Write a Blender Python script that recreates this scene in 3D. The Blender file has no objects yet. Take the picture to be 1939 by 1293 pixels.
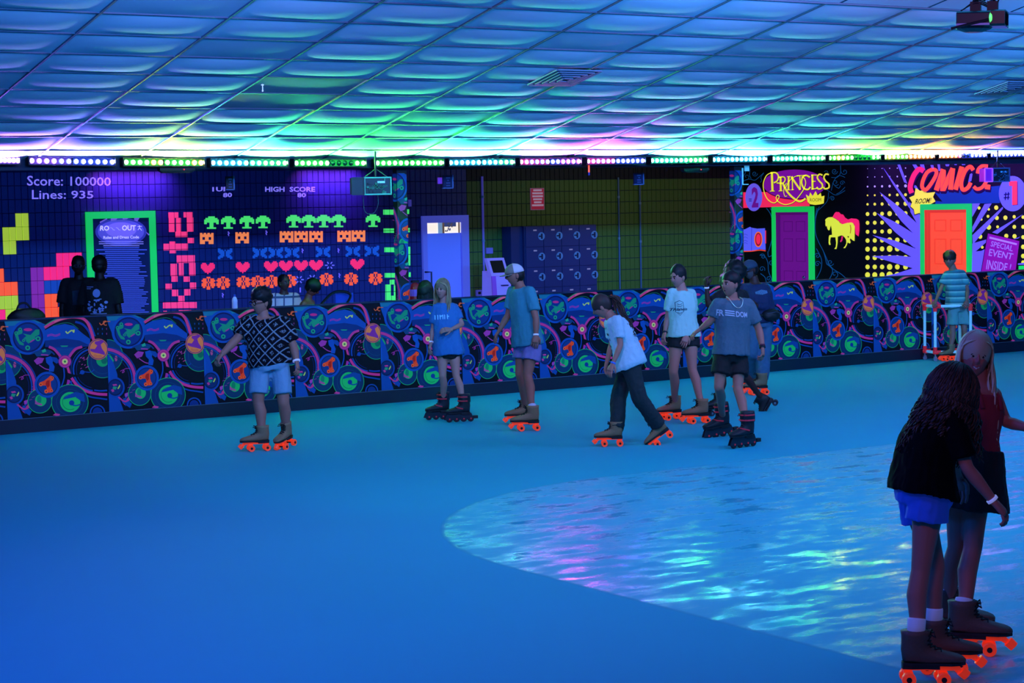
import bpy, bmesh, math, random
from mathutils import Vector, Matrix, noise
from mathutils.bvhtree import BVHTree
S = bpy.context.scene
COL = S.collection
PI = math.pi
# ---------------------------------------------------------------- camera (solved from the vanishing points)
F, CX, CY, H = 3720.0, 969.5, 646.5, 2.4
YAW, PITCH, ROLL = math.radians(33.32), math.radians(-4.0), math.radians(1.09)
CAM = Vector((0, 0, H))
FWD = Vector((math.sin(YAW)*math.cos(PITCH), math.cos(YAW)*math.cos(PITCH), math.sin(PITCH)))
_r = Vector((math.cos(YAW), -math.sin(YAW), 0)); _d = -_r.cross(FWD)
RT = math.cos(ROLL)*_r + math.sin(ROLL)*_d
DN = -math.sin(ROLL)*_r + math.cos(ROLL)*_d
cam = bpy.data.objects.new('camera', bpy.data.cameras.new('camera')); COL.objects.link(cam)
cam.data.sensor_width = 36; cam.data.lens = 36*F/1939; cam.data.clip_start = .1; cam.data.clip_end = 200
mw = Matrix.Identity(4)
for i in range(3): mw[i][0], mw[i][1], mw[i][2] = RT[i], -DN[i], -FWD[i]
mw.translation = CAM; cam.matrix_world = mw
S.camera = cam
S.view_settings.view_transform = 'Standard'; S.view_settings.look = 'None'
S.view_settings.exposure = 0; S.view_settings.gamma = 1; S.view_settings.use_curve_mapping = False

def ray(px, py): return FWD + RT*((px-CX)/F) + DN*((py-CY)/F)
def onY(px, py, Y): d = ray(px, py); return CAM + d*(Y/d.y)
def onX(px, py, X): d = ray(px, py); return CAM + d*(X/d.x)
def onZ(px, py, z=0.): d = ray(px, py); return CAM + d*((z-H)/d.z)
def atD(px, py, D): return CAM + ray(px, py)*D
def proj(P):
    v = P-CAM; z = v.dot(FWD); return CX+F*v.dot(RT)/z, CY+F*v.dot(DN)/z, z
def lin(c):
    if isinstance(c, str): c = tuple(int(c[i:i+2], 16) for i in (0, 2, 4))
    return tuple(((x/255)/12.92 if x/255 <= .04045 else ((x/255+.055)/1.055)**2.4) for x in c[:3])

# ---------------------------------------------------------------- world and lights
w = bpy.data.worlds.new('world'); S.world = w; w.use_nodes = True
w.node_tree.nodes['Background'].inputs[0].default_value = (.03, .25, 1, 1)
w.node_tree.nodes['Background'].inputs[1].default_value = .13
def light(name, kind, loc, target, energy, color, size=1, size_y=None, spread=None, blend=.5, angle=None):
    l = bpy.data.lights.new(name, kind); l.energy = energy; l.color = color
    if kind == 'AREA':
        l.shape = 'RECTANGLE'; l.size = size; l.size_y = size_y or size
        if spread: l.spread = math.radians(spread)
    if kind == 'SPOT': l.spot_size = math.radians(angle); l.spot_blend = blend; l.shadow_soft_size = size
    o = bpy.data.objects.new(name, l); COL.objects.link(o); o.location = loc
    o.rotation_euler = (Vector(target)-Vector(loc)).to_track_quat('-Z', 'Y').to_euler(); return o
LEDW = 84.
# blue and cyan floods hung from the roof over the rink, outside the frame
light('blue_flood', 'AREA', (2, 9, 5.2), (7, 12, 0), 240, (.0, .12, 1), 2, 1)
light('blue_flood', 'AREA', (10.5, 8.5, 5.3), (12.5, 14, 0), 230, (.03, .42, 1), 2.5, 1)
light('blue_flood', 'AREA', (17, 10.5, 4.9), (16.5, 16, 0), 230, (.03, .38, 1), 2.5, 1)
light('cyan_flood', 'SPOT', (5.5, 10.5, 5), (10.5, 16.5, 0), 380, (.0, .75, .8), .3, angle=55, blend=1)
for _x in (5.5, 11, 16.5): light('roof_fill', 'AREA', (_x, 10.6, 4.35), (_x+2.6, 17.6, 3.95), 100, (.05, .30, 1), 2.2, .25, 60)  # added unseen lamps that lift the brightness of the ceiling slope
light('magenta_fill', 'AREA', (8, 12.3, 4.7), (11, 17.5, 1), 48, (1, .2, .6), 1, .4)  # added unseen magenta lamps, put red into the far skaters' skin
light('magenta_fill', 'AREA', (14.5, 12.3, 4.6), (16, 18.5, 1), 48, (1, .2, .6), 1, .4)
light('magenta_fill', 'AREA', (3.2, 3.6, 4.4), (7.4, 7.2, .8), 42, (.85, .34, .9), .8, .4)  # added unseen lamp, brightens the two near girls
light('magenta_fill', 'AREA', (4.5, 9, 6.0), (12, 15.5, 1), 90, (1, .26, .62), 1.5, .6)

light('walkway_fill', 'AREA', (12, 25.2, 3.0), (13.5, 28.5, 1.9), 40, (.04, .16, 1), 7, .3)  # added lamp with no visible source, brightens the navy blocks
light('walkway_fill', 'AREA', (20.5, 26, 3.0), (20.5, 28.5, 1.8), 11, (.75, .9, .7), 3, .3)  # added warm lamp with no visible source, brightens the green wall
# ---------------------------------------------------------------- materials
MC = {}
def mat(key, col, rough=.6, emis=0., ecol=None, metal=0., var=0., vscale=8., bump=0., bscale=40., spec=.5):
    if key in MC: return MC[key]
    m = bpy.data.materials.new(key); MC[key] = m; m.use_nodes = True
    nt = m.node_tree; b = nt.nodes['Principled BSDF']
    c = lin(col); b.inputs['Base Color'].default_value = (*c, 1)
    b.inputs['Roughness'].default_value = rough; b.inputs['Metallic'].default_value = metal
    b.inputs['Specular IOR Level'].default_value = spec
    if emis:
        b.inputs['Emission Color'].default_value = (*(lin(ecol) if ecol else c), 1); b.inputs['Emission Strength'].default_value = emis
        m.cycles.emission_sampling = 'NONE'
    if var or bump:
        tc = nt.nodes.new('ShaderNodeTexCoord'); n = nt.nodes.new('ShaderNodeTexNoise'); n.inputs['Detail'].default_value = 4
        nt.links.new(tc.outputs['Object'], n.inputs['Vector'])
        n.inputs['Scale'].default_value = vscale if var else bscale
        if var:
            mx = nt.nodes.new('ShaderNodeMix'); mx.data_type = 'RGBA'
            mx.inputs[6].default_value = (*[x*(1-var) for x in c], 1); mx.inputs[7].default_value = (*[min(1, x*(1+var)) for x in c], 1)
            nt.links.new(n.outputs[0], mx.inputs[0]); nt.links.new(mx.outputs[2], b.inputs['Base Color'])
        if bump:
            n2 = nt.nodes.new('ShaderNodeTexNoise'); n2.inputs['Scale'].default_value = bscale
            nt.links.new(tc.outputs['Object'], n2.inputs['Vector'])
            bp = nt.nodes.new('ShaderNodeBump'); bp.inputs['Strength'].default_value = bump; bp.inputs['Distance'].default_value = .01
            nt.links.new(n2.outputs[0], bp.inputs['Height']); nt.links.new(bp.outputs[0], b.inputs['Normal'])
    return m
def paint(key, rough, k, dim=1.):
    """printed or painted fluorescent film: colour from the face attribute, glows a little under black light"""
    m = bpy.data.materials.new(key); MC[key] = m; m.use_nodes = True; nt = m.node_tree; b = nt.nodes['Principled BSDF']
    a = nt.nodes.new('ShaderNodeAttribute'); a.attribute_name = 'Col'
    dm = nt.nodes.new('ShaderNodeMix'); dm.data_type = 'RGBA'; dm.blend_type = 'MULTIPLY'; dm.inputs[0].default_value = 1; dm.inputs[7].default_value = (dim, dim, dim, 1)
    nt.links.new(a.outputs['Color'], dm.inputs[6]); nt.links.new(dm.outputs[2], b.inputs['Base Color']); nt.links.new(a.outputs['Color'], b.inputs['Emission Color'])
    b.inputs['Roughness'].default_value = rough; b.inputs['Emission Strength'].default_value = k
    b.inputs['Specular IOR Level'].default_value = .25
    m.cycles.emission_sampling = 'NONE'; return m
NEON = paint('fluorescent_wall_paint', .6, .8)
PRINT = paint('fluorescent_mural_print', .5, .36, .4)
FLAT = paint('plain_paint', .6, 0.)

# ---------------------------------------------------------------- mesh helpers
class MB:
    def __init__(s): s.v = []; s.f = []; s.m = []; s.c = []
    def add(s, vs, fs, mi=0, col=None):
        n = len(s.v); s.v += [Vector(x) for x in vs]
        for f in fs: s.f.append([i+n for i in f]); s.m.append(mi); s.c.append(col)
        return s
    def box(s, a, b, mi=0, col=None):
        x0, y0, z0 = a; x1, y1, z1 = b
        return s.add([(x0,y0,z0),(x1,y0,z0),(x1,y1,z0),(x0,y1,z0),(x0,y0,z1),(x1,y0,z1),(x1,y1,z1),(x0,y1,z1)],
              [(3,2,1,0),(4,5,6,7),(0,1,5,4),(1,2,6,5),(2,3,7,6),(3,0,4,7)], mi, col)
    def obox(s, c, ax, ay, az, mi=0, col=None):
        c, ax, ay, az = Vector(c), Vector(ax), Vector(ay), Vector(az)
        vs = [c+ax*i+ay*j+az*k for k in (-1,1) for i, j in ((-1,-1),(1,-1),(1,1),(-1,1))]
        return s.add(vs, [(3,2,1,0),(4,5,6,7),(0,1,5,4),(1,2,6,5),(2,3,7,6),(3,0,4,7)], mi, col)
    def loft(s, rings, cap=True, mi=0, col=None, closed=True):
        n = len(rings[0]); vs = [p for r in rings for p in r]; fs = []
        for i in range(len(rings)-1):
            for j in range(n if closed else n-1):
                k = (j+1) % n; fs.append((i*n+j, i*n+k, (i+1)*n+k, (i+1)*n+j))
        if cap: fs.append(tuple(range(n-1, -1, -1))); fs.append(tuple((len(rings)-1)*n+j for j in range(n)))
        return s.add(vs, fs, mi, col)
    def tube(s, pts, r, n=8, mi=0, col=None, cap=True, flat=1., up=None):
        pts = [Vector(p) for p in pts]; rs = r if isinstance(r, (list, tuple)) else [r]*len(pts)
        rings = []; u = None
        for i, p in enumerate(pts):
            t = (pts[min(i+1, len(pts)-1)]-pts[max(i-1, 0)])
            t = t.normalized() if t.length > 1e-9 else Vector((0, 0, 1))
            if u is None:
                u = Vector(up) if up is not None else (Vector((0,0,1)) if abs(t.z) < .9 else Vector((1,0,0)))
            u = (u-t*u.dot(t)).normalized(); v = t.cross(u)
            rings.append([p+(u*math.cos(2*PI*k/n)*flat+v*math.sin(2*PI*k/n))*rs[i] for k in range(n)])
        return s.loft(rings, cap, mi, col)
    def ball(s, c, r, n=10, m=7, mi=0, col=None, R=None):
        c = Vector(c); r = Vector(r) if not isinstance(r, (int, float)) else Vector((r, r, r))
        vs = []; fs = []
        for i in range(m+1):
            th = PI*i/m
            for j in range(n):
                ph = 2*PI*j/n; p = Vector((r.x*math.sin(th)*math.cos(ph), r.y*math.sin(th)*math.sin(ph), r.z*math.cos(th)))
                vs.append(c+(R @ p if R is not None else p))
        for i in range(m):
            for j in range(n): k = (j+1) % n; fs.append((i*n+j, (i+1)*n+j, (i+1)*n+k, i*n+k))
        return s.add(vs, fs, mi, col)
    def cyl(s, a, b, r, n=12, mi=0, col=None, r2=None): return s.tube([a, b], [r, r if r2 is None else r2], n, mi, col)
WO = {}
def obj(name, mb, mats, parent=None, smooth=False, origin=None):
    if parent is not None: o0 = WO[parent.name]
    elif origin is not None: o0 = Vector(origin)
    else:
        xs = [v.x for v in mb.v]; ys = [v.y for v in mb.v]; zs = [v.z for v in mb.v]
        o0 = Vector(((min(xs)+max(xs))/2, (min(ys)+max(ys))/2, min(zs)))
    me = bpy.data.meshes.new(name); me.from_pydata([v-o0 for v in mb.v], [], mb.f)
    if not isinstance(mats, (list, tuple)): mats = [mats]
    for m in mats: me.materials.append(m)
    me.polygons.foreach_set('material_index', mb.m)
    if any(c is not None for c in mb.c):
        at = me.color_attributes.new('Col', 'FLOAT_COLOR', 'CORNER'); buf = []
        for f, c in zip(mb.f, mb.c):
            cc = (*(lin(c) if c is not None else (.5, .5, .5)), 1); buf += list(cc)*len(f)
        at.data.foreach_set('color', buf)
    if smooth: me.polygons.foreach_set('use_smooth', [True]*len(me.polygons))
    me.update()
    o = bpy.data.objects.new(name, me); COL.objects.link(o)
    if parent is not None: o.parent = parent
    else: o.location = o0
    WO[o.name] = o0; return o
def empty(name, loc):
    o = bpy.data.objects.new(name, None); COL.objects.link(o); o.location = loc; o.empty_display_size = .1
    WO[o.name] = Vector(loc); return o
def tag(o, label=None, cat=None, group=None, kind=None):
    if label: o['label'] = label
    if cat: o['category'] = cat
    if group: o['group'] = group
    if kind: o['kind'] = kind
    return o
def thing(name, loc, label, cat, group=None): return tag(empty(name, loc), label, cat, group)
def inst(name, me, loc, parent, rot=None):
    o = bpy.data.objects.new(name, me); COL.objects.link(o); o.parent = parent
    o.location = Vector(loc)-WO[parent.name]
    if rot: o.rotation_euler = rot
    WO[o.name] = Vector(loc); return o
def mesh_of(mb, mats, name='piece'):
    o = obj(name, mb, mats, None, origin=(0, 0, 0)); me = o.data; bpy.data.objects.remove(o); return me
def bevel(o, w=.01, seg=2):
    m = o.modifiers.new('b', 'BEVEL'); m.width = w; m.segments = seg; m.limit_method = 'ANGLE'; return o

# flat shapes in the plane of a wall; pixel coordinates of the photograph only say where on the wall they are painted
def clip(poly, x0, y0, x1, y1):
    def cut(P, ins, inter):
        out = []
        for i in range(len(P)):
            a, b = P[i-1], P[i]
            if ins(b):
                if not ins(a): out.append(inter(a, b))
                out.append(b)
            elif ins(a): out.append(inter(a, b))
        return out
    def ix(x): return lambda a, b: (x, a[1]+(b[1]-a[1])*(x-a[0])/(b[0]-a[0]))
    def iy(y): return lambda a, b: (a[0]+(b[0]-a[0])*(y-a[1])/(b[1]-a[1]), y)
    for ins, it in ((lambda p: p[0] >= x0, ix(x0)), (lambda p: p[0] <= x1, ix(x1)), (lambda p: p[1] >= y0, iy(y0)), (lambda p: p[1] <= y1, iy(y1))):
        if len(poly) < 3: return []
        poly = cut(poly, ins, it)
    return poly if len(poly) >= 3 else []
def disc2(cx, cy, rx, ry=None, n=20, a0=0, a1=360):
    ry = ry or rx
    return [(cx+rx*math.cos(math.radians(a0+(a1-a0)*i/n)), cy+ry*math.sin(math.radians(a0+(a1-a0)*i/n))) for i in range(n)]
def spline(pts, k=5):
    out = []; n = len(pts)
    for i in range(n-1):
        p0, p1, p2, p3 = pts[max(i-1, 0)], pts[i], pts[i+1], pts[min(i+2, n-1)]
        for j in range(k):
            t = j/k; out.append(tuple(.5*((2*p1[d])+(-p0[d]+p2[d])*t+(2*p0[d]-5*p1[d]+4*p2[d]-p3[d])*t*t+(-p0[d]+3*p1[d]-3*p2[d]+p3[d])*t**3) for d in range(len(p1))))
    out.append(tuple(pts[-1])); return out
def stroke(pts, w, smooth=True, w1=None):
    """outline quads of a brush stroke"""
    P = spline(pts) if smooth and len(pts) > 2 else list(pts); q = []; L = []; R = []
    for i in range(len(P)):
        a, b = P[max(i-1, 0)], P[min(i+1, len(P)-1)]; dx, dy = b[0]-a[0], b[1]-a[1]; l = math.hypot(dx, dy) or 1
        ww = (w if w1 is None else w+(w1-w)*i/(len(P)-1))/2
        L.append((P[i][0]-dy/l*ww, P[i][1]+dx/l*ww)); R.append((P[i][0]+dy/l*ww, P[i][1]-dx/l*ww))
    for i in range(len(P)-1): q.append([L[i], L[i+1], R[i+1], R[i]])
    return q
def arc(cx, cy, r, a0, a1, w, ry=None, n=14):
    ry = ry or r
    return stroke([(cx+r*math.cos(math.radians(a0+(a1-a0)*i/n)), cy+ry*math.sin(math.radians(a0+(a1-a0)*i/n))) for i in range(n+1)], w, False)
def text2(s, quad, bold=0., shear=0.):
    """triangles of a line of text fitted into a quad of four 2D corners (tl, tr, br, bl)"""
    cu = bpy.data.curves.new('t', 'FONT'); cu.body = s; cu.resolution_u = 2; cu.offset = bold; cu.shear = shear
    o = bpy.data.objects.new('t', cu); COL.objects.link(o)
    dg = bpy.context.evaluated_depsgraph_get(); me = o.evaluated_get(dg).to_mesh()
    vs = [v.co.copy() for v in me.vertices]; fs = [list(p.vertices) for p in me.polygons]
    o.evaluated_get(dg).to_mesh_clear(); bpy.data.objects.remove(o); bpy.data.curves.remove(cu)
    x0 = min(v.x for v in vs); x1 = max(v.x for v in vs); y0 = min(v.y for v in vs); y1 = max(v.y for v in vs)
    tl, tr, br, bl = quad; out = []
    for v in vs:
        u = (v.x-x0)/(x1-x0); t = (y1-v.y)/(y1-y0)
        out.append(tuple(tl[d]*(1-u)*(1-t)+tr[d]*u*(1-t)+br[d]*u*t+bl[d]*(1-u)*t for d in (0, 1)))
    return [[out[i] for i in f] for f in fs]
class Wall2:
    """collects painted shapes; place(a, b, k) gives the 3D point of the k-th layer"""
    def __init__(s, place): s.place = place; s.mb = MB(); s.k = 0
    def put(s, polys, col, same=False):
        if not same: s.k += 1
        if polys and isinstance(polys[0][0], (int, float)): polys = [polys]
        for p in polys:
            if len(p) < 3: continue
            s.mb.add([s.place(a, b, s.k) for a, b in p], [tuple(range(len(p)))], 0, col)
        return s
# ================================================================ the room
YB, YF, XR = 28.5, 20.84, 24.0        # back wall, front face of the barrier, right wall
BLACKM = mat('black_matt', '05070c', .6); DARKB = mat('dark_navy_paint', '0a1440', .55, var=.3, vscale=3)
WHITE = mat('white_plastic', 'c8ccd8', .4); CHROME = mat('chrome', 'c0c4cc', .2, metal=1.)

# floor: blue coating, worn glossy island with rounded corners in the middle of the rink
def floor_mat():
    m = bpy.data.materials.new('rink_floor_coating'); m.use_nodes = True; nt = m.node_tree; N = nt.nodes.new; L = nt.links.new
    b = nt.nodes['Principled BSDF']; tc = N('ShaderNodeTexCoord'); sx = N('ShaderNodeSeparateXYZ'); L(tc.outputs['Object'], sx.inputs[0])
    def M(op, a, b_=None, c=None):
        n = N('ShaderNodeMath'); n.operation = op
        for i, v in enumerate((a, b_, c)):
            if v is None: continue
            if isinstance(v, (int, float)): n.inputs[i].default_value = v
            else: L(v, n.inputs[i])
        return n.outputs[0]
    R0 = 3.05
    # signed distance to a rounded rectangle with corner (7.05, 13.85)
    dx = M('SUBTRACT', 7.05+R0, sx.outputs[0]); dy = M('SUBTRACT', sx.outputs[1], 13.85-R0)
    dxp = M('MAXIMUM', dx, 0.); dyp = M('MAXIMUM', dy, 0.)
    dist = M('SUBTRACT', M('SQRT', M('ADD', M('MULTIPLY', dxp, dxp), M('MULTIPLY', dyp, dyp))), R0)
    mr = N('ShaderNodeMapRange'); L(dist, mr.inputs[0]); mr.inputs[1].default_value = -.02; mr.inputs[2].default_value = .02; mr.inputs[3].default_value = 1; mr.inputs[4].default_value = 0
    inside = mr.outputs[0]
    mp = N('ShaderNodeMapping'); mp.inputs['Scale'].default_value = (.45, 1.1, 1); mp.inputs['Rotation'].default_value = (0, 0, .58); L(tc.outputs['Object'], mp.inputs[0])
    wear = N('ShaderNodeTexNoise'); wear.inputs['Scale'].default_value = 5.0; wear.inputs['Detail'].default_value = 10; wear.inputs['Roughness'].default_value = .65; L(mp.outputs[0], wear.inputs['Vector'])
    cr = N('ShaderNodeValToRGB'); cr.color_ramp.elements[0].position = .37; cr.color_ramp.elements[1].position = .55; L(wear.outputs[0], cr.inputs[0])
    rough_in = M('ADD', .075, M('MULTIPLY', cr.outputs[0], .46))
    rough = M('ADD', M('MULTIPLY', rough_in, inside), M('MULTIPLY', M('SUBTRACT', 1., inside), .75))
    L(rough, b.inputs['Roughness'])
    big = N('ShaderNodeTexNoise'); big.inputs['Scale'].default_value = .25; big.inputs['Detail'].default_value = 5; L(tc.outputs['Object'], big.inputs['Vector'])
    mx = N('ShaderNodeMix'); mx.data_type = 'RGBA'; mx.inputs[6].default_value = (.006, .37, .46, 1); mx.inputs[7].default_value = (.012, .44, .56, 1); L(big.outputs[0], mx.inputs[0])
    mx2 = N('ShaderNodeMix'); mx2.data_type = 'RGBA'; mx2.inputs[7].default_value = (.025, .47, .58, 1); L(mx.outputs[2], mx2.inputs[6]); L(M('MULTIPLY', inside, .75), mx2.inputs[0])
    # thin dark seam line around the island
    ab = M('ABSOLUTE', dist); ln = N('ShaderNodeMapRange'); L(ab, ln.inputs[0]); ln.inputs[1].default_value = .012; ln.inputs[2].default_value = .03; ln.inputs[3].default_value = .88; ln.inputs[4].default_value = 1
    mx3 = N('ShaderNodeMix'); mx3.data_type = 'RGBA'; mx3.blend_type = 'MULTIPLY'; mx3.inputs[0].default_value = 1; L(mx2.outputs[2], mx3.inputs[6]); L(ln.outputs[0], mx3.inputs[7])
    L(mx3.outputs[2], b.inputs['Base Color'])
    fine = N('ShaderNodeTexNoise'); fine.inputs['Scale'].default_value = 9; fine.inputs['Detail'].default_value = 5; L(mp.outputs[0], fine.inputs['Vector'])
    bp = N('ShaderNodeBump'); bp.inputs['Strength'].default_value = .018; bp.inputs['Distance'].default_value = .02; L(fine.outputs[0], bp.inputs['Height']); L(bp.outputs[0], b.inputs['Normal'])
    b.inputs['IOR'].default_value = 1.3
    return m
fl = MB(); fl.add([(-14, -4, 0), (25, -4, 0), (25, 29.5, 0), (-14, 29.5, 0)], [(0, 1, 2, 3)])
tag(obj('floor', fl, floor_mat(), origin=(0, 0, 0)), 'blue coated rink floor with a glossy rounded island in the middle', kind='structure')

# ---- ceiling: sagging 2 x 4 ft lay-in tiles in a grid, on the roof slope; low flat soffit behind the light truss
SL = .216; YE = 21.36
def ceilz(Y): return 3.14+SL*(YF-Y)
ceil = empty('ceiling', (14, 18, ceilz(18))); tag(ceil, 'sloping suspended ceiling of sagging rectangular tiles', kind='structure')
TILE = [mat('ceiling_tile_white', 'ccd0dc', .85), mat('ceiling_tile_aged', 'b8bcc8', .9), mat('ceiling_tile_perforated', '9a9ea8', .95, bump=.6, bscale=900)]
GRIDM = mat('ceiling_grid_metal', '4c5468', .5)
c, s_ = 1/math.sqrt(1+SL*SL), SL/math.sqrt(1+SL*SL)
TX0, TY0, TW, TL = 6.5, 21.05, 1.219, .6*1
ROW = .6105*c
def tile_mesh(sag, mi, seed):
    rnd = random.Random(seed); mb = MB(); nx, ny = 16, 10; ox, oy = rnd.uniform(-.08, .08), rnd.uniform(-.12, .12); vs = []
    for j in range(ny+1):
        for i in range(nx+1):
            u, v = i/nx*2-1, j/ny*2-1
            z = -sag*(1-abs(u)**2.4)*(1-abs(v)**2.0)*(1+ox*u+oy*v)
            x, y = u*(TW/2-.008), v*(.3053-.008)
            vs.append((x, y*c-z*s_*0, z-y*s_))
    fs = [(j*(nx+1)+i, (j+1)*(nx+1)+i, (j+1)*(nx+1)+i+1, j*(nx+1)+i+1) for j in range(ny) for i in range(nx)]
    mb.add(vs, fs); me = mesh_of(mb, TILE[mi], 'ceiling_tile'); me.polygons.foreach_set('use_smooth', [True]*len(me.polygons)); return me
TM = [tile_mesh(.024+.004*(k % 4), 0, k) for k in range(6)]+[tile_mesh(.012, 1, 8), tile_mesh(.005, 2, 9)]
rng = random.Random(5)
flat_cells = {(2, 3), (2, 4), (8, 2), (8, 3)}
for r in range(-1, 10):
    for k in range(-3, 15):
        X = TX0+TW*(k+.5); Y = TY0-ROW*(r+.5)
        if X > XR+.3: continue
        if r == 5 and k == 4: kv = (X, Y)
        q = rng.random(); t = TM[6] if q < .10 else TM[rng.randrange(6)]
        if (k, r) in flat_cells: t = TM[7]
        inst('ceiling_tile', t, (X, Y, ceilz(Y)), ceil)
gl = MB(); gl.box((-TW/2, -.012, -.006), (TW/2, .012, .02)); GX = mesh_of(gl, GRIDM, 'cross_tee')
for k in range(-3, 16):                                            # long runners down the slope
    X = TX0+TW*k; m = MB(); a, b = 21.5, TY0-ROW*10
    if X > XR: continue
    m.obox(((X), (a+b)/2, ceilz((a+b)/2)-.004), (.010, 0, 0), (0, (a-b)/2, -SL*(a-b)/2), (0, 0, .012)); obj('grid_runner', m, GRIDM, ceil)
for r in range(0, 11):
    Y = TY0-ROW*r; m = MB(); m.obox((13.5, Y, ceilz(Y)-.003), (10.8, 0, 0), (0, .009, -.009*SL), (0, 0, .010)); obj('cross_tee', m, GRIDM, ceil)
m = MB(); ya = TY0-ROW*10                                          # the slope goes on overhead, out of the picture
for k in range(24):
    for r in range(26):
        x0, y0 = -6+k*1.25, ya-r*.61
        m.add([(x0+.02, y0-.02, ceilz(y0-.02)), (x0+1.23, y0-.02, ceilz(y0-.02)), (x0+1.23, y0-.59, ceilz(y0-.59)), (x0+.02, y0-.59, ceilz(y0-.59))], [(3, 2, 1, 0)])
o = obj('ceiling_tile_field', m, TILE[0], ceil); o['kind'] = 'stuff'
# soffit and fascia over the walkway
m = MB(); m.box((3.5, 21.52, 3.06), (XR+.2, YB+.2, 3.16)); tag(obj('trim_1', m, mat('soffit_paint', '141a33', .8)), 'dark flat soffit over the walkway behind the barrier', kind='structure')
m = MB(); m.box((3.5, 21.44, 2.88), (XR+.1, 21.52, 3.13)); tag(obj('trim_2', m, mat('fascia_paint', '1c2740', .7)), 'dark fascia beam under the row of light bars', kind='structure')

# ---- back wall of scored blocks
blk = [mat('block_navy', '2a3a86', .5, bump=.35, bscale=60), mat('block_green', '66802e', .6, bump=.35, bscale=60), mat('block_black', '080b16', .6, bump=.35, bscale=60),
       mat('paint_yellow', 'c8ee40', .6, .52), mat('paint_orange', 'ff5a30', .6, .85), mat('paint_pink', 'ff2878', .6, .8), mat('paint_purple', '8a2a9e', .6, .65), mat('paint_blue', '1648a8', .6, .6)]
wb = MB(); wb.box((3.5, YB+.012, 0), (XR+.2, YB+.25, 3.06)); wall = obj('wall_back', wb, mat('mortar_dark', '1a2450', .8)); tag(wall, 'block wall behind the walkway, painted navy on the left and green further right', kind='structure')
BW, BH = .1016, .2032
XG = onY(55, 430, YB).x; ZG = onY(100, 479.3, YB).z
RECT = [  # painted squares, boxes in a x3.8025 enlargement of the photograph whose corner is (0, 280)
 (3,(103,470,208,565)),(3,(8,565,212,662)),(3,(12,662,116,762)),(4,(-30,862,24,955)),(4,(-30,955,128,1052)),(3,(-30,1056,131,1150)),
 (5,(-30,1155,32,1235)),(3,(32,1152,232,1240)),(6,(220,858,325,1240)),(5,(408,758,606,852)),(5,(318,852,515,948)),(7,(320,950,520,1048)),(4,(326,1048,425,1145)),(4,(330,1145,465,1240))]
def blockbox(mb, X, Z, mi, d):
    g = .0022; x0, x1, z0, z1, y = X+g, X+BW-g, Z+g, Z+BH-g*1.6, YB-d; e = .004
    mb.add([(x0, YB+.012, z0), (x1, YB+.012, z0), (x1, YB+.012, z1), (x0, YB+.012, z1), (x0+e, y, z0+e), (x1-e, y, z0+e), (x1-e, y, z1-e), (x0+e, y, z1-e)],
           [(4, 5, 6, 7), (0, 1, 5, 4), (1, 2, 6, 5), (2, 3, 7, 6), (3, 0, 4, 7)], mi)
cells = []
kx0 = math.floor((8.2-XG)/BW); kx1 = math.ceil((XR-XG)/BW)
kz0 = math.floor((0-ZG)/BH)
for kz in range(kz0, kz0+16):
    Z = ZG+kz*BH
    if Z+BH > 3.06 or Z < 0: continue
    for kx in range(kx0, kx1):
        X = XG+kx*BW; px, py, _ = proj(Vector((X+BW/2, YB, Z+BH/2)))
        zx, zy = px*3.8025, (py-280)*3.8025; mi = 0
        if px > 886: mi = 1 if Z+BH/2 < 2.86 else 2
        for col, (a, b, c2, d2) in RECT:
            if a < zx < c2 and b < zy < d2: mi = col
        vis = 320 < py < 612 and px > -30
        cells.append((X, Z, mi, vis, px))
one = [mesh_of((lambda mb: (blockbox(mb, -BW/2, -BH/2, 0, 0), mb)[1])(MB()), b, 'block') for b in blk]
for me in one: me.transform(Matrix.Translation((0, -YB, 0)))
vis = sorted([c_ for c_ in cells if c_[3]], key=lambda c_: c_[4])
indiv = set(id(c_) for c_ in vis[:298]); rest = MB(); rr = random.Random(3)
for c_ in cells:
    X, Z, mi, v, px = c_
    if id(c_) in indiv: inst('block', one[mi], (X+BW/2, YB-rr.uniform(0, .002), Z+BH/2), wall)
    else: blockbox(rest, X, Z, mi, rr.uniform(0, .002))
o = obj('block_field', rest, blk, wall); o['kind'] = 'stuff'
m = MB(); m.box((XR, 19.5, 0), (XR+.2, YB, 3.06)); wr = obj('wall_right', m, mat('mural_black_wall', '04050f', .55)); tag(wr, 'black mural wall on the right with two bright doors', kind='structure')

# ---- paintings on the back wall
def WB(mat_off=.004):
    return Wall2(lambda a, b, k: (lambda p: p)(onY(a, b, YB-mat_off-.0003*k)))
def zc(ox, oy, sc, polys):
    """polygons measured in an enlargement (scale sc) of the photograph whose corner is (ox, oy)"""
    if polys and isinstance(polys[0][0], (int, float)): polys = [polys]
    return [[(ox+x/sc, oy+y/sc) for x, y in p] for p in polys]
def rect(x0, y0, x1, y1): return [(x0, y0), (x1, y0), (x1, y1), (x0, y1)]
def cellclip(P):                                                    # split painted letters at the block joints
    out = []
    for p in P:
        q = [(lambda v: (v.x, v.z))(onY(x, y, YB)) for x, y in p]
        a0, a1 = min(t[0] for t in q), max(t[0] for t in q); b0, b1 = min(t[1] for t in q), max(t[1] for t in q)
        for kz in range(math.floor((b0-ZG)/BH), math.ceil((b1-ZG)/BH)):
            for kx in range(math.floor((a0-XG)/BW), math.ceil((a1-XG)/BW)):
                X, Z = XG+kx*BW, ZG+kz*BH; r_ = clip(q, X+.003, Z+.003, X+BW-.003, Z+BH-.006)
                if r_: out.append(r_)
    return out
def painted(name, W, parent, m=NEON): return obj(name, W.mb, m, parent)
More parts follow.
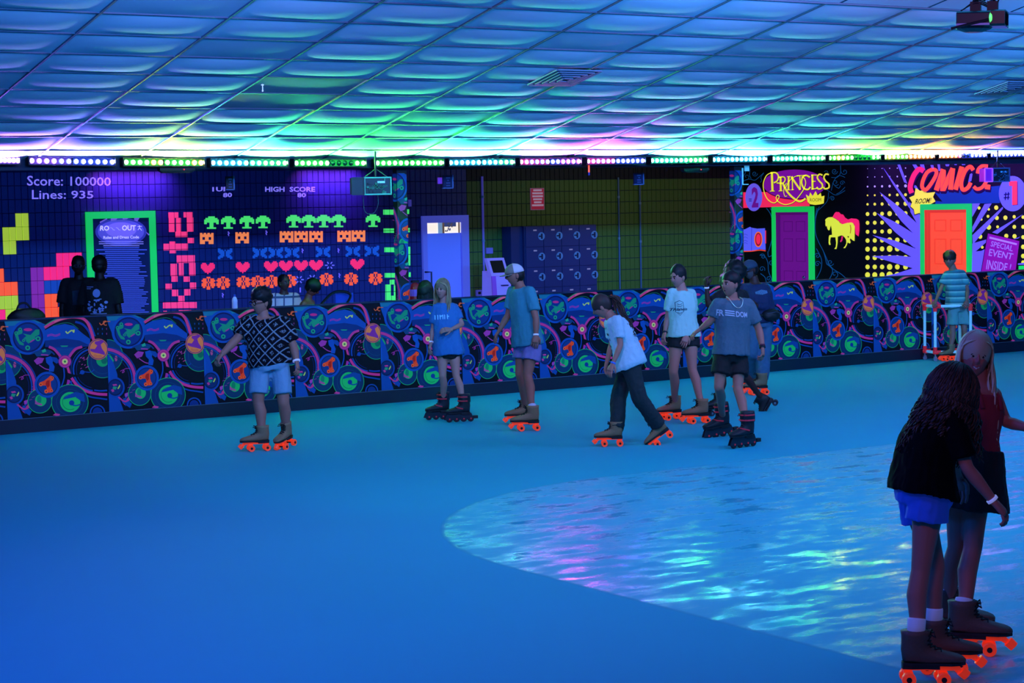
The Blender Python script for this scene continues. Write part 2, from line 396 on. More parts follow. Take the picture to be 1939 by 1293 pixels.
SK = [(118,70,238,135),(125,135,195,300),(210,135,268,300),(200,296,342,360),(298,68,405,130),(335,130,412,296),(342,368,416,430),(60,436,345,515),(130,410,200,436),(130,515,205,548),
      (212,572,425,662),(138,670,215,815),(148,815,220,880),(235,662,292,812),(355,662,430,808),(290,818,362,880),(78,902,152,970),(362,888,436,962),(152,972,225,1048),(295,966,368,1040),(225,1042,298,1118),(45,1120,440,1190),(50,1218,90,1243),(230,1210,375,1240)]
Wl = Wall2(lambda a, b, k: Vector((a, YB-.003-.0003*k, b)))
Wl.put(cellclip(zc(300, 390, 6.16, [[(a+(b-640)*.012, b), (c+(b-640)*.012, b-(c-a)*.012), (c+(d-640)*.012, d-(c-a)*.012), (a+(d-640)*.012, d)] for a, b, c, d in [(x0, y0+4, x1, y1+4) for x0, y0, x1, y1 in SK]])), 'ff3f80')
painted('painted_word', Wl, wall)
SG = [(25,448,125,492),(212,445,252,485),(212,485,236,530),(28,612,128,650),(216,608,258,646),(120,570,130,612),(35,778,138,820),(220,772,262,936),(38,1002,138,1042),(222,995,266,1036),(82,1058,124,1102),(44,1102,92,1240),(118,1102,140,1240),(92,1200,118,1240)]
Wl = Wall2(lambda a, b, k: Vector((a, YB-.003-.0003*k, b)))
Wl.put(cellclip(zc(720, 300, 4.62, [rect(*r) for r in SG])), '48f070')
painted('painted_word', Wl, wall)
# rows of plain pixel shapes: domes, blocks, bows, hearts and blossoms, generic stand-ins of the same size and colours
BUG = [["...#####...", ".#########.", "###########", "###########", "##..###..##", "....###....", "....###....", "..#######.."],
       ["##.##.##.##", "###########", "###########", "##..###..##", "##..###..##", "###########", "####...####", "####...####"],
       ["##.......##", "####.#.####", "#####.#####", ".####.####.", "..###.###..", ".####.####.", "####...####", "##.......##"],
       [".###...###.", "#####.#####", "###########", "###########", ".#########.", "..#######..", "...#####...", ".....#....."],
       ["....###....", ".###.#.###.", "####.#.####", ".####.####.", "####.#.####", "####.#.####", ".##.###.##.", "....###...."]]
rows = [(0, '4df070', [(382,538),(503,537),(637,535),(753,533),(973,528),(1082,528),(1190,527),(1297,526),(1545,524)], 105, 90),
        (1, 'ff8a50', [(348,652),(603,647),(922,640),(1027,639),(1135,639),(1337,636),(1440,634)], 98, 80),
        (2, '1450b4', [(480,762),(730,756),(845,755),(962,753),(1185,748),(1400,744),(1537,742)], 105, 78),
        (3, 'ff2c6a', [(356,868),(607,862),(810,856),(918,852),(1027,850),(1135,848),(1432,840)], 100, 80),
        (4, 'ff5a38', [(360,974),(466,972),(612,967),(715,965),(815,962),(945,958),(1210,947),(1387,944),(1563,940)], 98, 92)]
for bi, col, pts, bw, bh in rows:
    for cx, cy in pts:
        W = WB(); P = []
        for j, line in enumerate(BUG[bi]):
            i = 0
            while i < 11:
                if line[i] == '#':
                    k = i
                    while k < 11 and line[k] == '#': k += 1
                    P.append(rect(cx-bw/2+i*bw/11, cy-bh/2+j*bh/8, cx-bw/2+k*bw/11, cy-bh/2+(j+1)*bh/8)); i = k
                else: i += 1
        W.put(zc(300, 280, 3.802, P), col); painted('painted_shape', W, wall)
W = WB()
for cx, cy in [(505,617),(777,610),(1037,740),(1296,738),(1303,918),(463,1060)]:
    W.put(zc(300, 280, 3.802, [rect(cx-6, cy-16, cx+2, cy-6), rect(cx-2, cy-8, cx+8, cy+2), rect(cx-6, cy, cx+2, cy+10), rect(cx-2, cy+8, cx+4, cy+18)]), '6a60e0')
W.put(zc(300, 280, 3.802, rect(1016, 1005, 1026, 1040)), '6a60e0')
for cx, cy in [(1233,845),(1013,948),(1107,940)]:
    W.put(zc(300, 280, 3.802, [q for a in range(0, 360, 60) for q in stroke([(cx+15*math.cos(math.radians(a)), cy+12*math.sin(math.radians(a))), (cx+34*math.cos(math.radians(a)), cy+28*math.sin(math.radians(a)))], 8, False)]), '6a68e0')
painted('painted_sparks', W, wall)
def word(s, q, sc, ox, oy, col='8a80ff', bold=.01, par=None, nm='painted_lettering', W=None, shear=0):
    W = W or WB(); W.put(zc(ox, oy, sc, text2(s, q, bold, shear)), col); return W
W = WB()
word('Score: 100000', [(195, 200), (798, 212), (798, 274), (195, 272)], 3.8025, 0, 280, W=W)
word('Lines: 935', [(230, 302), (672, 310), (672, 364), (230, 370)], 3.8025, 0, 280, W=W)
word('1UP', [(388, 282), (505, 280), (505, 312), (388, 314)], 3.802, 300, 280, W=W, bold=.03)
word('80', [(465, 324), (530, 322), (530, 354), (465, 356)], 3.802, 300, 280, W=W, bold=.03)
word('HIGH  SCORE', [(768, 280), (1128, 280), (1128, 316), (768, 316)], 3.802, 300, 280, W=W, bold=.03)
word('80', [(1000, 324), (1062, 324), (1062, 356), (1000, 356)], 3.802, 300, 280, W=W, bold=.03)
painted('painted_lettering', W, wall)

# rules board in its green frame (scale 6.155, corner 140,390)
def Zb(x, y, off=0): return onY(140+x/6.155, 390+y/6.155, YB-off)
a, b = Zb(125, 65), Zb(935, 60); zt = (a.z+b.z)/2; x0, x1 = a.x, b.x; t = .105
board = thing('rules_board', ((x0+x1)/2, YB-.02, .3), 'tall rules board in a bright green frame on the navy block wall', 'notice board')
m = MB(); m.box((x0, YB-.05, .3), (x0+t, YB-.012, zt)); m.box((x1-t, YB-.05, .3), (x1, YB-.012, zt)); m.box((x0+t, YB-.05, zt-t), (x1-t, YB-.012, zt)); m.box((x0+t, YB-.05, .3), (x1-t, YB-.012, .3+t))
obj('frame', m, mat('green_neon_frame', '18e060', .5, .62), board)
m = MB(); m.box((x0+t, YB-.03, .3+t), (x1-t, YB-.014, zt-t)); obj('poster', m, mat('poster_blue', '0e1f58', .45, .12, '10256c'), board)
W = WB(.031)
W.put(zc(140, 390, 6.155, disc2(548, 300, 300, 165, 32)), '2b35a0'); W.put(zc(140, 390, 6.155, disc2(548, 300, 270, 140, 32)), '4a50c8'); W.put(zc(140, 390, 6.155, disc2(548, 280, 180, 90, 32)), '6a68e0')
for q in ([(300,185),(385,140),(390,155),(305,200)], [(430,130),(520,130),(490,165),(430,175)], [(565,130),(640,130),(620,155),(570,160)], [(700,130),(770,130),(740,180),(705,170)], [(835,300),(885,330),(870,345)]): W.put(zc(140, 390, 6.155, q), '6a5cd0')
W.put(zc(140, 390, 6.155, text2('RO', [(308, 228), (412, 228), (412, 288), (302, 288)], .03)), 'd0d4ff'); W.put(zc(140, 390, 6.155, text2('OUT', [(560, 224), (722, 222), (722, 285), (560, 288)], .03)), 'd0d4ff')
for cx in (450, 515): W.put(zc(140, 390, 6.155, stroke([(cx-25, 250), (cx, 262), (cx+5, 275), (cx+28, 280)], 7)), '9aa0f0')
W.put(zc(140, 390, 6.155, stroke([(760, 225), (765, 250), (745, 280)], 8)+stroke([(740, 240), (795, 235)], 6, False)+stroke([(765, 255), (790, 285)], 7, False)), 'c0c4ff')
W.put(zc(140, 390, 6.155, text2('Rules and Dress Code', [(343, 350), (758, 344), (758, 378), (343, 384)], .03)), 'c0c6ff')
rr = random.Random(8); y = 410
while y < 1262:
    wd = rr.uniform(180, 300) if y > 470 else (260, 210, 60)[int((y-410)/25) % 3]; cxx = 550+(y-410)*.06
    if y > 600: wd = rr.uniform(170, 285)
    W.put(zc(140, 390, 6.155, rect(cxx-wd, y+2, cxx+wd, y+11)), '3f5ce0' if y > 470 else '7a80e8'); y += 23.4
obj('printed_text', W.mb, NEON, board)

# ---- right wall: doors
def Zr(x, y): return onX(x, y, XR)
def door(n, L, Rr, Tt, inner, fcol, dcol, lab, hinge):
    """outer frame left/right/top pixels; inner opening left/right/top"""
    yl, yr = Zr(L, 460).y, Zr(Rr, 460).y; zt = Zr((L+Rr)/2, Tt).z; il, ir = Zr(inner[0], 460).y, Zr(inner[1], 460).y; it = Zr((L+Rr)/2, inner[2]).z
    d = empty('door_%d' % n, (XR, (yl+yr)/2, 0)); tag(d, lab, kind='structure')
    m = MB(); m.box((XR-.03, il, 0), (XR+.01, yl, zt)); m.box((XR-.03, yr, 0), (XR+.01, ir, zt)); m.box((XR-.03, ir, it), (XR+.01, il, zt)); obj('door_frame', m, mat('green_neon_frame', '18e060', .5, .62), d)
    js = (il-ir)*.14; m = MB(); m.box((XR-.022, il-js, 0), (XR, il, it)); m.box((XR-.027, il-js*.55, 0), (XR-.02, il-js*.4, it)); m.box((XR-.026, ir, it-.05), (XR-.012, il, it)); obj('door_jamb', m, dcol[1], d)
    m = MB(); m.box((XR-.018, ir, .01), (XR, il-js, it-.05)); leaf = obj('door_leaf', m, dcol[0], d)
    wid = il-js-ir; m = MB()
    for za, zb_ in ((.86, .95), (.60, .80), (.08, .52)):
        for ua, ub in ((.12, .44), (.56, .88)):
            y0, y1 = ir+wid*ua, ir+wid*ub; h = it-.06; g = .012
            for q in ((y0, y1, h*za, h*za+g), (y0, y1, h*zb_-g, h*zb_), (y0, y0+g, h*za, h*zb_), (y1-g, y1, h*za, h*zb_)): m.box((XR-.023, q[0], q[2]), (XR-.018, q[1], q[3]))
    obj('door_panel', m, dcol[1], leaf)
    m = MB(); yk = ir+.09 if hinge else ir+.09; m.ball((XR-.06, yk, .98), .03); m.cyl((XR-.02, yk, .98), (XR-.055, yk, .98), .012); obj('door_knob', m, CHROME, leaf)
    return d
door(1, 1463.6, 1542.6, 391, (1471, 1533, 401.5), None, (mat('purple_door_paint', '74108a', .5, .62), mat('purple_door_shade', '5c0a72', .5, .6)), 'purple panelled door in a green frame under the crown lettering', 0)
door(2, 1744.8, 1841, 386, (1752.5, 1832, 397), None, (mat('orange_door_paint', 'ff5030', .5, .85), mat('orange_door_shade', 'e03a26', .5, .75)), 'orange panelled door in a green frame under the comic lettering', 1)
# ---- right wall paintings
def WR(off=.004): return Wall2(lambda a, b, k: onX(a, b, XR-off-.0004*k))
Z5 = lambda P: zc(1390, 300, 9.233, P)
Z3 = lambda P: zc(1440, 380, 7.183, P)
Z6 = lambda P: zc(1620, 280, 4.617, P)
Z8 = lambda P: zc(1700, 300, 8.113, P)
def spiral(cx, cy, r, a0, turns=1.5, w=7, sg=1):
    return stroke([(cx+r*(1-t/22)*math.cos(math.radians(a0+sg*360*turns*t/20)), cy+r*(1-t/22)*math.sin(math.radians(a0+sg*360*turns*t/20))) for t in range(20)], w, False)
W = WR(); TEAL = '0d4a80'
S5 = []
for q in ((360,265,50,0,1.5,7,1),(215,320,55,90,1,6,-1),(1755,225,55,0,1.6,8,1),(1930,230,60,180,1.2,8,-1),(1775,420,60,30,1.3,8,1),(1715,700,45,180,1.6,8,1),(1890,430,45,0,1.4,7,-1),(1615,250,40,200,1,7,1)): S5 += spiral(*q)
for q in ([(150,400),(260,360),(360,380),(430,330),(520,250)],[(280,180),(270,290),(300,350)],[(170,180),(200,240),(150,330)],[(1940,560),(1780,640),(1640,560),(1580,540)],[(1860,120),(1860,250),(1800,330),(1700,330)],[(1940,330),(1830,300),(1740,400),(1700,560)],[(1650,590),(1630,740),(1500,880),(1440,923)],[(1940,500),(1850,590),(1790,620)],[(1760,480),(1830,520),(1860,470)],[(460,420),(480,380),(470,330),(520,250)]): S5 += stroke(q, 8)
W.put(Z5(S5), TEAL)
S3 = []
for q in ((150,840,40,0,1.5,8,1),(112,1060,42,90,1.5,8,-1),(775,750,40,180,1.4,8,1),(775,860,42,0,1.4,8,-1),(30,760,42,200,1.2,8,1),(855,1090,40,0,1.2,7,1),(20,930,42,30,1.3,7,-1),(950,840,48,20,1.3,8,1),(1010,1000,50,80,1.2,8,-1)): S3 += spiral(*q)
for q in ([(80,100),(140,190),(165,330),(165,480),(110,690)],[(130,100),(160,160),(165,260)],[(800,80),(750,240),(745,420),(790,560),(860,700),(900,860)],[(770,100),(745,240)],[(0,740),(60,760),(100,840),(110,960),(150,1060),(160,1110)],[(100,690),(110,760),(160,740)],[(0,990),(60,1040),(80,1110)],[(760,650),(830,800),(820,940),(760,1060)],[(862,700),(960,900),(1100,1000),(1220,1110)],[(900,860),(980,940),(940,1060),(870,1110)]): S3 += stroke(q, 9)
W.put(Z3(S3), TEAL); painted('painted_scrollwork', W, wr)
W = WR(.006)
W.put(Z5([(118, 592), (1320, 575), (1320, 832), (125, 866)]), 'ff2a62')
W.put(Z5(disc2(1060, 462, 555, 258, 40)), '08021c'); W.put(Z5(disc2(1055, 450, 548, 256, 40)), '7c10a0')
W.put(Z5(disc2(345, 678, 148, 244, 32)), '6a5cf0')
W.put(Z5(text2('2', [(305, 500), (430, 500), (425, 855), (310, 860)], .04)), '6a1490')
W.put(Z5([rect(258, 703, 308, 718), rect(258, 735, 308, 750)]), '1a2a90')
painted('painted_sign', W, wr)
W = WR(.010); YL = 'f4f040'
PR = []
for q, wd in (([(660,255),(672,570)],38),([(640,250),(730,250),(775,310),(755,390),(695,425)],24),([(650,248),(565,300),(512,430),(520,560),(570,690),(645,762),(715,775),(768,720),(788,665),(762,640),(735,680),(758,740),(830,790),(920,806),(1040,762),(1150,640),(1222,530),(1252,430),(1230,350),(1180,315)],15),
  ([(625,572),(710,570)],12),([(812,325),(818,562)],34),([(780,328),(872,325),(892,378),(850,430),(745,428)],20),([(850,430),(925,575),(1035,690),(1150,752),(1250,700)],32),([(780,568),(845,566)],12),([(955,320),(950,548)],30),([(925,318),(990,316)],12),([(925,552),(985,550)],12),
  ([(915,430),(880,500),(868,590),(890,660),(925,655)],12),([(1018,310),(1022,552)],18),([(1000,322),(1155,548)],32),([(1158,548),(1150,300)],16),([(1000,548),(1045,546)],12),([(1100,305),(1200,296),(1250,300)],12),([(900,520),(960,400),(1060,320),(1150,298)],12),
  ([(1325,330),(1258,296),(1198,330),(1180,430),(1222,522),(1290,542),(1335,500)],28),([(1368,290),(1372,540)],34),([(1350,288),(1448,292)],16),([(1368,400),(1425,400)],14),([(1355,540),(1455,520)],16),
  ([(1545,292),(1490,276),(1455,330),(1490,395),(1540,450),(1538,512),(1480,535),(1445,500)],26),([(1657,282),(1602,275),(1570,330),(1602,395),(1655,445),(1655,510),(1590,530),(1562,500)],26)): PR += stroke(q, wd, len(q) > 2)
W.put(Z5([[(x+5, y+9) for x, y in p] for p in PR]), '2a0840'); W.put(Z5(PR), YL)
cr = [(1255,630),(1310,665),(1330,592),(1375,655),(1425,570),(1462,645),(1515,600),(1530,665),(1580,650),(1568,785),(1500,803),(1420,812),(1330,800),(1288,762)]
W.put(Z5([(x+4, y+12) for x, y in cr]), '0a0418'); W.put(Z5(cr), YL); W.put(Z5(text2('ROOM', [(1325, 695), (1522, 692), (1522, 752), (1325, 755)], .0)), '3a3a20')
painted('painted_lettering', W, wr)
W = WR(.006); ZH = lambda P: zc(1550, 390, 12.93, P)
W.put(ZH([(340,270),(400,165),(430,145),(500,150),(545,200),(600,208),(650,285),(720,330),(800,302),(930,315),(985,350),(1000,440),(1000,600),(980,745),(905,690),(890,560),(870,440),(760,410),(650,430),(580,450),(450,330)]), 'ff2468')
W.put(ZH([(560,740),(600,740),(580,850),(540,890),(525,860),(550,820)]), 'e02468')
W.put(ZH([(160,340),(190,305),(235,278),(330,270),(430,325),(490,370),(520,410),(580,448),(680,420),(800,402),(850,425),(885,500),(885,650),(880,858),(835,840),(800,810),(780,790),(765,830),(785,880),(770,915),(730,905),(715,880),(690,960),(650,1030),(605,1030),(650,980),(680,910),(675,830),(640,770),(600,730),(560,718),(470,750),(465,900),(450,1000),(435,1055),(385,1050),(420,1000),(430,900),(412,765),(300,765),(290,800),(280,870),(295,950),(260,955),(245,900),(250,760),(265,715),(330,705),(320,560),(300,470),(285,520),(270,590),(235,592),(212,545),(200,480),(180,505),(165,450),(170,380)]), 'e6f040')
W.put(ZH(stroke([(775,460), (790, 560), (775, 670)], 22)), 'b07a20'); W.put(ZH([(700,740),(750,740),(728,785)]), '04050f')
Z4 = lambda P: zc(1380, 280, 4.617, P)
W.put(Z4([(112,712),(140,712),(185,690),(200,698),(250,706),(316,702),(322,892),(270,884),(200,900),(110,905)]), '5a60f0')
W.put(Z4(stroke([(112, 905), (200, 902), (270, 893), (322, 900)], 9)), 'ff4a30'); W.put(Z4(stroke([(200, 700), (198, 900)], 4, False)), '2a30a8'); W.put(Z4(rect(317, 722, 326, 835)), 'f0305a')
W.put(Z4(disc2(258, 800, 36, 68)), 'ff6a30'); W.put(Z4(disc2(258, 800, 27, 58)), '8a0a30'); W.put(Z4(disc2(258, 798, 20, 46)), 'ff2a50')
for y in (760, 785, 815, 835): W.put(Z4(stroke([(125, y), (145, y-6), (165, y+4)], 3, True)), '20309a')
painted('painted_figures', W, wr)
# comic burst
W = WR(.004)
W.put([[(1643, 300), (1960, 285), (1960, 560), (1645, 560)]], '09081c')
dots = []
ys = [(182,3),(255,4),(338,7),(415,7),(493,10),(578,16),(655,16),(733,16),(810,18),(885,20),(960,19),(1040,19),(1110,22)]
for y, r in ys:
    for i, x in enumerate((105, 168, 232, 298, 365, 437)):
        k = 1 if i < 3 else (1.25 if i == 3 else 1.1)
        if y < 500: k = 1+.15*i
        dots.append(disc2(x, y-(i*1.2 if y < 900 else 0), r*k, r*k*1.1, 12))
W.put(Z6(dots[:18]), 'b8a8f0'); W.put(Z6(dots[18:]), 'f0ee48')
W.put(Z6([disc2(x, y, r, r*1.1, 12) for x, y, r in ((1080,525,13),(1165,537,10),(1230,522,18),(1235,612,17),(1310,610,18),(1387,602,14),(1465,605,14),(1158,598,12),(1100,625,10),(1165,693,20),(1242,690,12),(1388,690,16),(1465,690,16),(1090,775,18),(1318,770,18),(1390,772,18),(1465,780,16),(1465,865,18),(1465,945,18),(1108,868,12),(1465,1000,16))]), 'f0ee48')
PW = '6a5cf4'
sp = [[(358,125),(382,125),(452,312),(425,300)],[(238,168),(480,500),(545,600),(470,525),(335,330)],[(210,385),(350,490),(572,690),(572,740),(535,778),(400,640)],[(185,570),(350,650),(575,790),(575,900),(505,866),(350,740)],[(148,762),(350,812),(575,900),(575,980),(505,962),(330,860)],[(142,946),(350,940),(575,960),(575,1060),(500,1052)],
      [(170,1138),(350,1100),(500,1052),(580,1040),(580,1112)],[(535,775),(580,700),(580,1110),(505,1050)],[(470,470),(580,600),(580,735),(480,560)],[(485,125),(510,125),(545,165),(560,215),(530,200)],[(558,125),(592,125),(612,200),(580,200)],[(712,118),(735,118),(742,200),(725,200)],[(780,130),(828,122),(815,160),(790,160)],[(862,122),(888,120),(885,150),(865,150)],[(925,118),(965,115),(958,150),(930,150)],[(1015,112),(1032,112),(1030,135),(1018,135)],[(530,330),(560,380),(545,400),(500,320)],[(1000,230),(1025,215),(1012,290),(985,300)],[(655,150),(680,150),(690,200),(670,200)],
      [(1020,485),(1088,485),(1020,605)],[(1128,490),(1190,486),(1022,742),(1022,690)],[(1285,515),(1290,530),(1025,845),(1022,762)],[(1466,578),(1240,752),(1195,738)],[(1022,835),(1182,790),(1050,905),(1100,900),(1140,880),(1100,1082),(1016,1082)],[(1375,800),(1442,775),(1420,792)],[(1420,1010),(1480,1003),(1480,1022),(1420,1022)]]
for q in sp: W.put(Z6(q), PW)
W.put(Z6([(690,388),(1262,330),(1262,482),(700,492),(690,460),(760,470)]), '0e3490')
W.put(Z8(disc2(1765, 540, 212, 272, 36)), '6460f4')
W.put(Z8([stroke(q, 18, False)[0] for q in ([(1660,520),(1650,640)],[(1700,515),(1692,635)],[(1630,555),(1720,545)],[(1625,605),(1718,598)])]), '120a50')
W.put(Z8([(1722,365),(1842,355),(1846,715),(1764,722),(1764,425),(1722,425)]), '5a0a60'); W.put(Z8([(1710,352),(1832,345),(1834,708),(1756,714),(1756,418),(1712,420)]), 'ff3a54')
CO = []
for q, wd in (([(398,195),(330,165),(258,240),(210,350),(190,450),(215,530)],72),([(540,165),(450,215),(385,345),(375,440),(430,480),(510,390),(585,260),(590,190),(540,165)],54),([(590,490),(700,165)],74),([(700,190),(690,500)],76),([(700,480),(845,150)],70),([(845,150),(810,480)],72),([(885,480),(985,125)],72),
   ([(1160,180),(1110,125),(1030,200),(975,370),(1000,480),(1075,450),(1120,370)],58),([(1385,120),(1300,115),(1240,165),(1225,230)],50),([(1165,430),(1220,470),(1300,440),(1370,340)],50),([(1385,400),(1375,475)],78)): CO.append((q, wd))
for dx, dy, cl in ((12, 42, '120436'), (6, 20, '2a0440')): W.put(Z8([s2 for q, wd in CO for s2 in stroke([(x+dx, y+dy) for x, y in q], wd+8, len(q) > 2)]), cl)
for i, (q, wd) in enumerate(CO): W.put(Z8(stroke(q, wd+10, len(q) > 2)), '8a1050'); W.put(Z8(stroke(q, wd, len(q) > 2)), 'ff2a66' if i == 0 else 'ff5636')
painted('painted_burst', W, wr)
W = WR(.018)
bu = [(175,600),(255,565),(275,450),(345,500),(410,470),(450,530),(575,515),(540,590),(580,660),(505,700),(500,740),(405,785),(365,905),(335,835),(260,860),(245,780),(195,735),(220,670)]
W.put(Z8([(x+(x-380)*.05, y+(y-650)*.05+6) for x, y in bu]), '120430'); W.put(Z8(bu), 'f2f046'); W.put(Z8(text2('ROOM!', [(270, 620), (520, 600), (510, 685), (262, 700)], .02, .25)), '2c2a18')
W.put(Z6([(1153,742),(1437,812),(1402,1082),(1095,1082)]), '180430'); W.put(Z6([(1158,748),(1432,815),(1398,1082),(1100,1082)]), '8a10a0')
W.put(Z6([(1172,775),(1412,835),(1408,850),(1170,792)]), 'b080ff')
for t_, q in (('SPECIAL', [(1185,812),(1378,855),(1372,905),(1180,860)]), ('EVENT', [(1168,880),(1382,925),(1372,978),(1162,942)]), ('INSIDE !', [(1148,975),(1362,1015),(1355,1080),(1140,1062)])): W.put(Z6(text2(t_, q, .01, .1)), 'a078f0')
W.put(Z6([(1425,1032),(1480,1028),(1480,1065),(1425,1065)]), '18e060')
painted('painted_signs', W, wr)
# ---------------------------------------------------------------- barrier with its printed mural, one panel at a time
PW_, PX0, BT, KB = 1.1705, 8.275, 1.245, .155
bar = empty('rink_barrier', (14, YF, 0)); tag(bar, 'long waist-high rink barrier covered in a neon skate and record mural', 'barrier')
def PT(x, y):                                                      # enlargement x5.39 with corner (195,560) -> metres on the panel
    p = onY(195+x/5.39, 560+y/5.39, YF); return (p.x-PX0, p.z)
def panel_shapes():
    L = []; A = lambda P, c_: L.append((P if isinstance(P[0][0], tuple) or isinstance(P[0][0], list) else [P], c_))
    BL, BD, PK, GR = '0a46b0', '08206a', 'b83a9a', '12a070'
    A(disc2(985, 610, 150, 165, 30), GR); A(disc2(985, 610, 143, 158, 30), '08306e'); A(arc(985, 610, 110, 0, 360, 4, 121, 24), '0c5080'); A(disc2(985, 595, 62, 66, 20), '12a868'); A(disc2(1000, 600, 30, 34, 16), '0a7060')
    A(disc2(60, 610, 150, 165, 30), GR); A(disc2(60, 610, 143, 158, 30), '083a70'); A([(40,590),(80,600),(115,660),(105,690),(60,640)], '18b070'); A(disc2(138, 640, 14, 30, 10), 'b05090')
    for r, w_, c_ in ((342, 12, '0a3a9a'), (318, 30, PK), (290, 14, BL), (262, 6, BD)): A(arc(12, 862, r, -90, 50, w_, r*1.0, 20), c_)
    A([(20,590),(60,600),(110,680),(150,800),(160,930),(175,1060),(215,1175),(30,1200),(20,900)], '0a4ab4'); A([(20,640),(70,720),(80,900),(60,1195),(30,1200)], '0c54c4')
    A([(215,1040),(300,1100),(280,1145),(200,1090)], BL); A(stroke([(150,1020),(230,1080),(300,1020),(340,930)], 16), PK); A([(225,1000),(262,985),(255,1025),(230,1035)], 'a040c0')
    A(disc2(130, 935, 96, 104, 26), BL); A(disc2(130, 935, 78, 86, 24), '071c58'); A(disc2(130, 935, 66, 72, 24), '0a2c74')
    for q, c_ in (([(100,905),(140,900),(150,915),(110,920)], 'c040a0'), ([(150,950),(175,905),(180,920),(165,950)], 'b0e060'), ([(85,960),(110,950),(120,975),(100,985)], 'b040a0'), ([(110,925),(150,930),(130,960),(100,945)], '20a080')): A(q, c_)
    A([(38,208),(330,196),(430,240),(430,330),(250,420),(110,420),(60,300)], '0a50b0'); A([(38,208),(330,196),(400,225),(60,258)], '1478a8'); A(disc2(262, 368, 170, 172, 34), '0a50be'); A(disc2(265, 368, 146, 150, 34), '071a60'); A(disc2(265, 368, 130, 134, 34), '08338c')
    for q in ([(135,330),(175,300),(215,300),(210,330),(170,345),(185,400),(225,430),(225,450),(185,440),(160,400)], [(215,330),(290,345),(340,290),(375,290),(375,340),(340,360),(260,400),(220,380),(250,355)], [(240,400),(330,360),(345,380),(270,430)]): A(q, '12987c')
    for q in ((190,290,18),(362,382,24),(262,472,24),(222,400,14),(150,325,16)): A(disc2(q[0], q[1], q[2], q[2], 14), '18b080'); A(disc2(q[0], q[1], q[2]*.5, q[2]*.5, 10), '084a70')
    A(disc2(265, 292, 42, 15, 14), 'c03090'); A([(282,412),(322,385),(328,395),(290,420)], 'a03aa0')
    A(stroke([(430,250),(520,195),(640,165)], 10), GR)
    A([(425,300),(500,258),(620,235),(720,258),(800,320),(862,385),(866,455),(640,472),(430,462)], '0a4cb8'); A([(428,400),(620,380),(760,400),(864,450),(640,474),(430,464)], '083082'); A([(700,250),(760,260),(840,340),(862,385),(790,330)], '04071c')
    A(stroke([(505,255),(600,228),(680,232),(750,285)], 5), '128a6a')
    A(stroke([(800,185),(860,240),(895,330),(905,360)], 26), '0a46b0'); A(stroke([(720,215),(790,240),(850,310),(875,380)], 22), '0a3aa0')
    A(stroke([(425,272),(500,225),(580,190),(680,168),(780,178),(835,220),(870,300),(897,395)], 27), 'd04088'); A(stroke([(520,215),(580,190),(640,172)], 16), 'e07090')
    A([q for y_ in (340, 352) for q in stroke([(450, y_+8), (490, y_-4), (530, y_+6), (575, y_-10)], 7)], 'a034b0')
    A(stroke([(628,308),(645,328),(668,310),(690,300),(705,318),(708,292)], 12), 'b8e070')
    A(stroke([(300,530),(380,500),(470,500),(520,540)], 14), '0a3a8a'); A([(320,520),(400,500),(500,510),(470,545),(350,560)], '0a4480'); A([(395,500),(430,480),(440,510),(405,520)], '20b090'); A(stroke([(390,540),(460,545)], 12, False), 'a040b0')
    A([(320,600),(360,565),(420,575),(400,620),(350,640)], '9a3ab0'); A(stroke([(370,640),(430,680),(480,690)], 9), 'a040b0')
    A([(432,570),(480,555),(510,580),(500,620),(520,660),(510,710),(465,705),(470,650),(440,620)], '0c50c0'); A([(485,560),(540,570),(570,610),(540,630),(510,610)], '0a46a8')
    A([(495,465),(760,465),(665,565),(570,565)], '0a3a96'); A([q for i in range(4) for q in stroke([(540+i*8, 480+i*17), (615, 488+i*17), (690-i*8, 480+i*17)], 3)], '0c6a90'); A([(572,450),(652,450),(640,462),(590,464)], '18a080')
    A(stroke([(465,462),(520,490),(590,575)], 25), 'b83a9a'); A(stroke([(785,462),(715,490),(655,570)], 25), 'b83a9a')
    for r, w_, a0, a1, c_ in ((205, 16, 95, 272, BL), (178, 8, 100, 268, BD), (228, 8, 120, 250, '0a3a8a')): A(arc(905, 690, r, a0, a1, w_, r*1.02, 22), c_)
    A(stroke([(900,893),(960,900),(1025,895)], 16), BL)
    A(stroke([(608,680),(612,760),(590,840),(560,900)], 13), BL); A(stroke([(560,560),(600,640),(606,690)], 10), BL)
    A(stroke([(645,665),(660,720),(668,760)], 24), 'c83a96')
    A(stroke([(682,770),(740,850),(830,905),(930,930),(1025,936)], 27), 'c8389a'); A(stroke([(660,800),(740,895),(850,955),(960,975),(1025,985)], 15), BL)
    A(stroke([(655,790),(640,850),(590,920),(495,968)], 26), 'a030a8'); A(stroke([(680,800),(670,870),(610,950),(520,990)], 12), BL)
    A([(560,580),(620,560),(700,640),(760,745),(700,760),(640,745)], '030716') if 0 else None
    A(stroke([(760,730),(790,710),(860,715),(900,690)], 8), '0a46b0'); A(disc2(785, 715, 22, 22, 12), '0a46b0')
    A(disc2(375, 1000, 118, 122, 28), '18b878'); A(disc2(375, 1000, 112, 116, 28), '06386e'); A(disc2(385, 992, 55, 60, 20), '16c070'); A(disc2(370, 985, 22, 40, 12), '0a8a70'); A([(330,985),(350,1010),(400,1030),(395,1045),(330,1030)], 'a050a0')
    A(disc2(665, 1012, 180, 178, 34), '14b070'); A(disc2(665, 1012, 173, 171, 34), '06306a'); A(arc(665, 1012, 130, 0, 360, 4, 128, 26), '0a5080'); A(disc2(668, 1010, 98, 100, 28), '18c870'); A(arc(668, 1010, 75, 60, 330, 6, 76, 20), '0a8a5a')
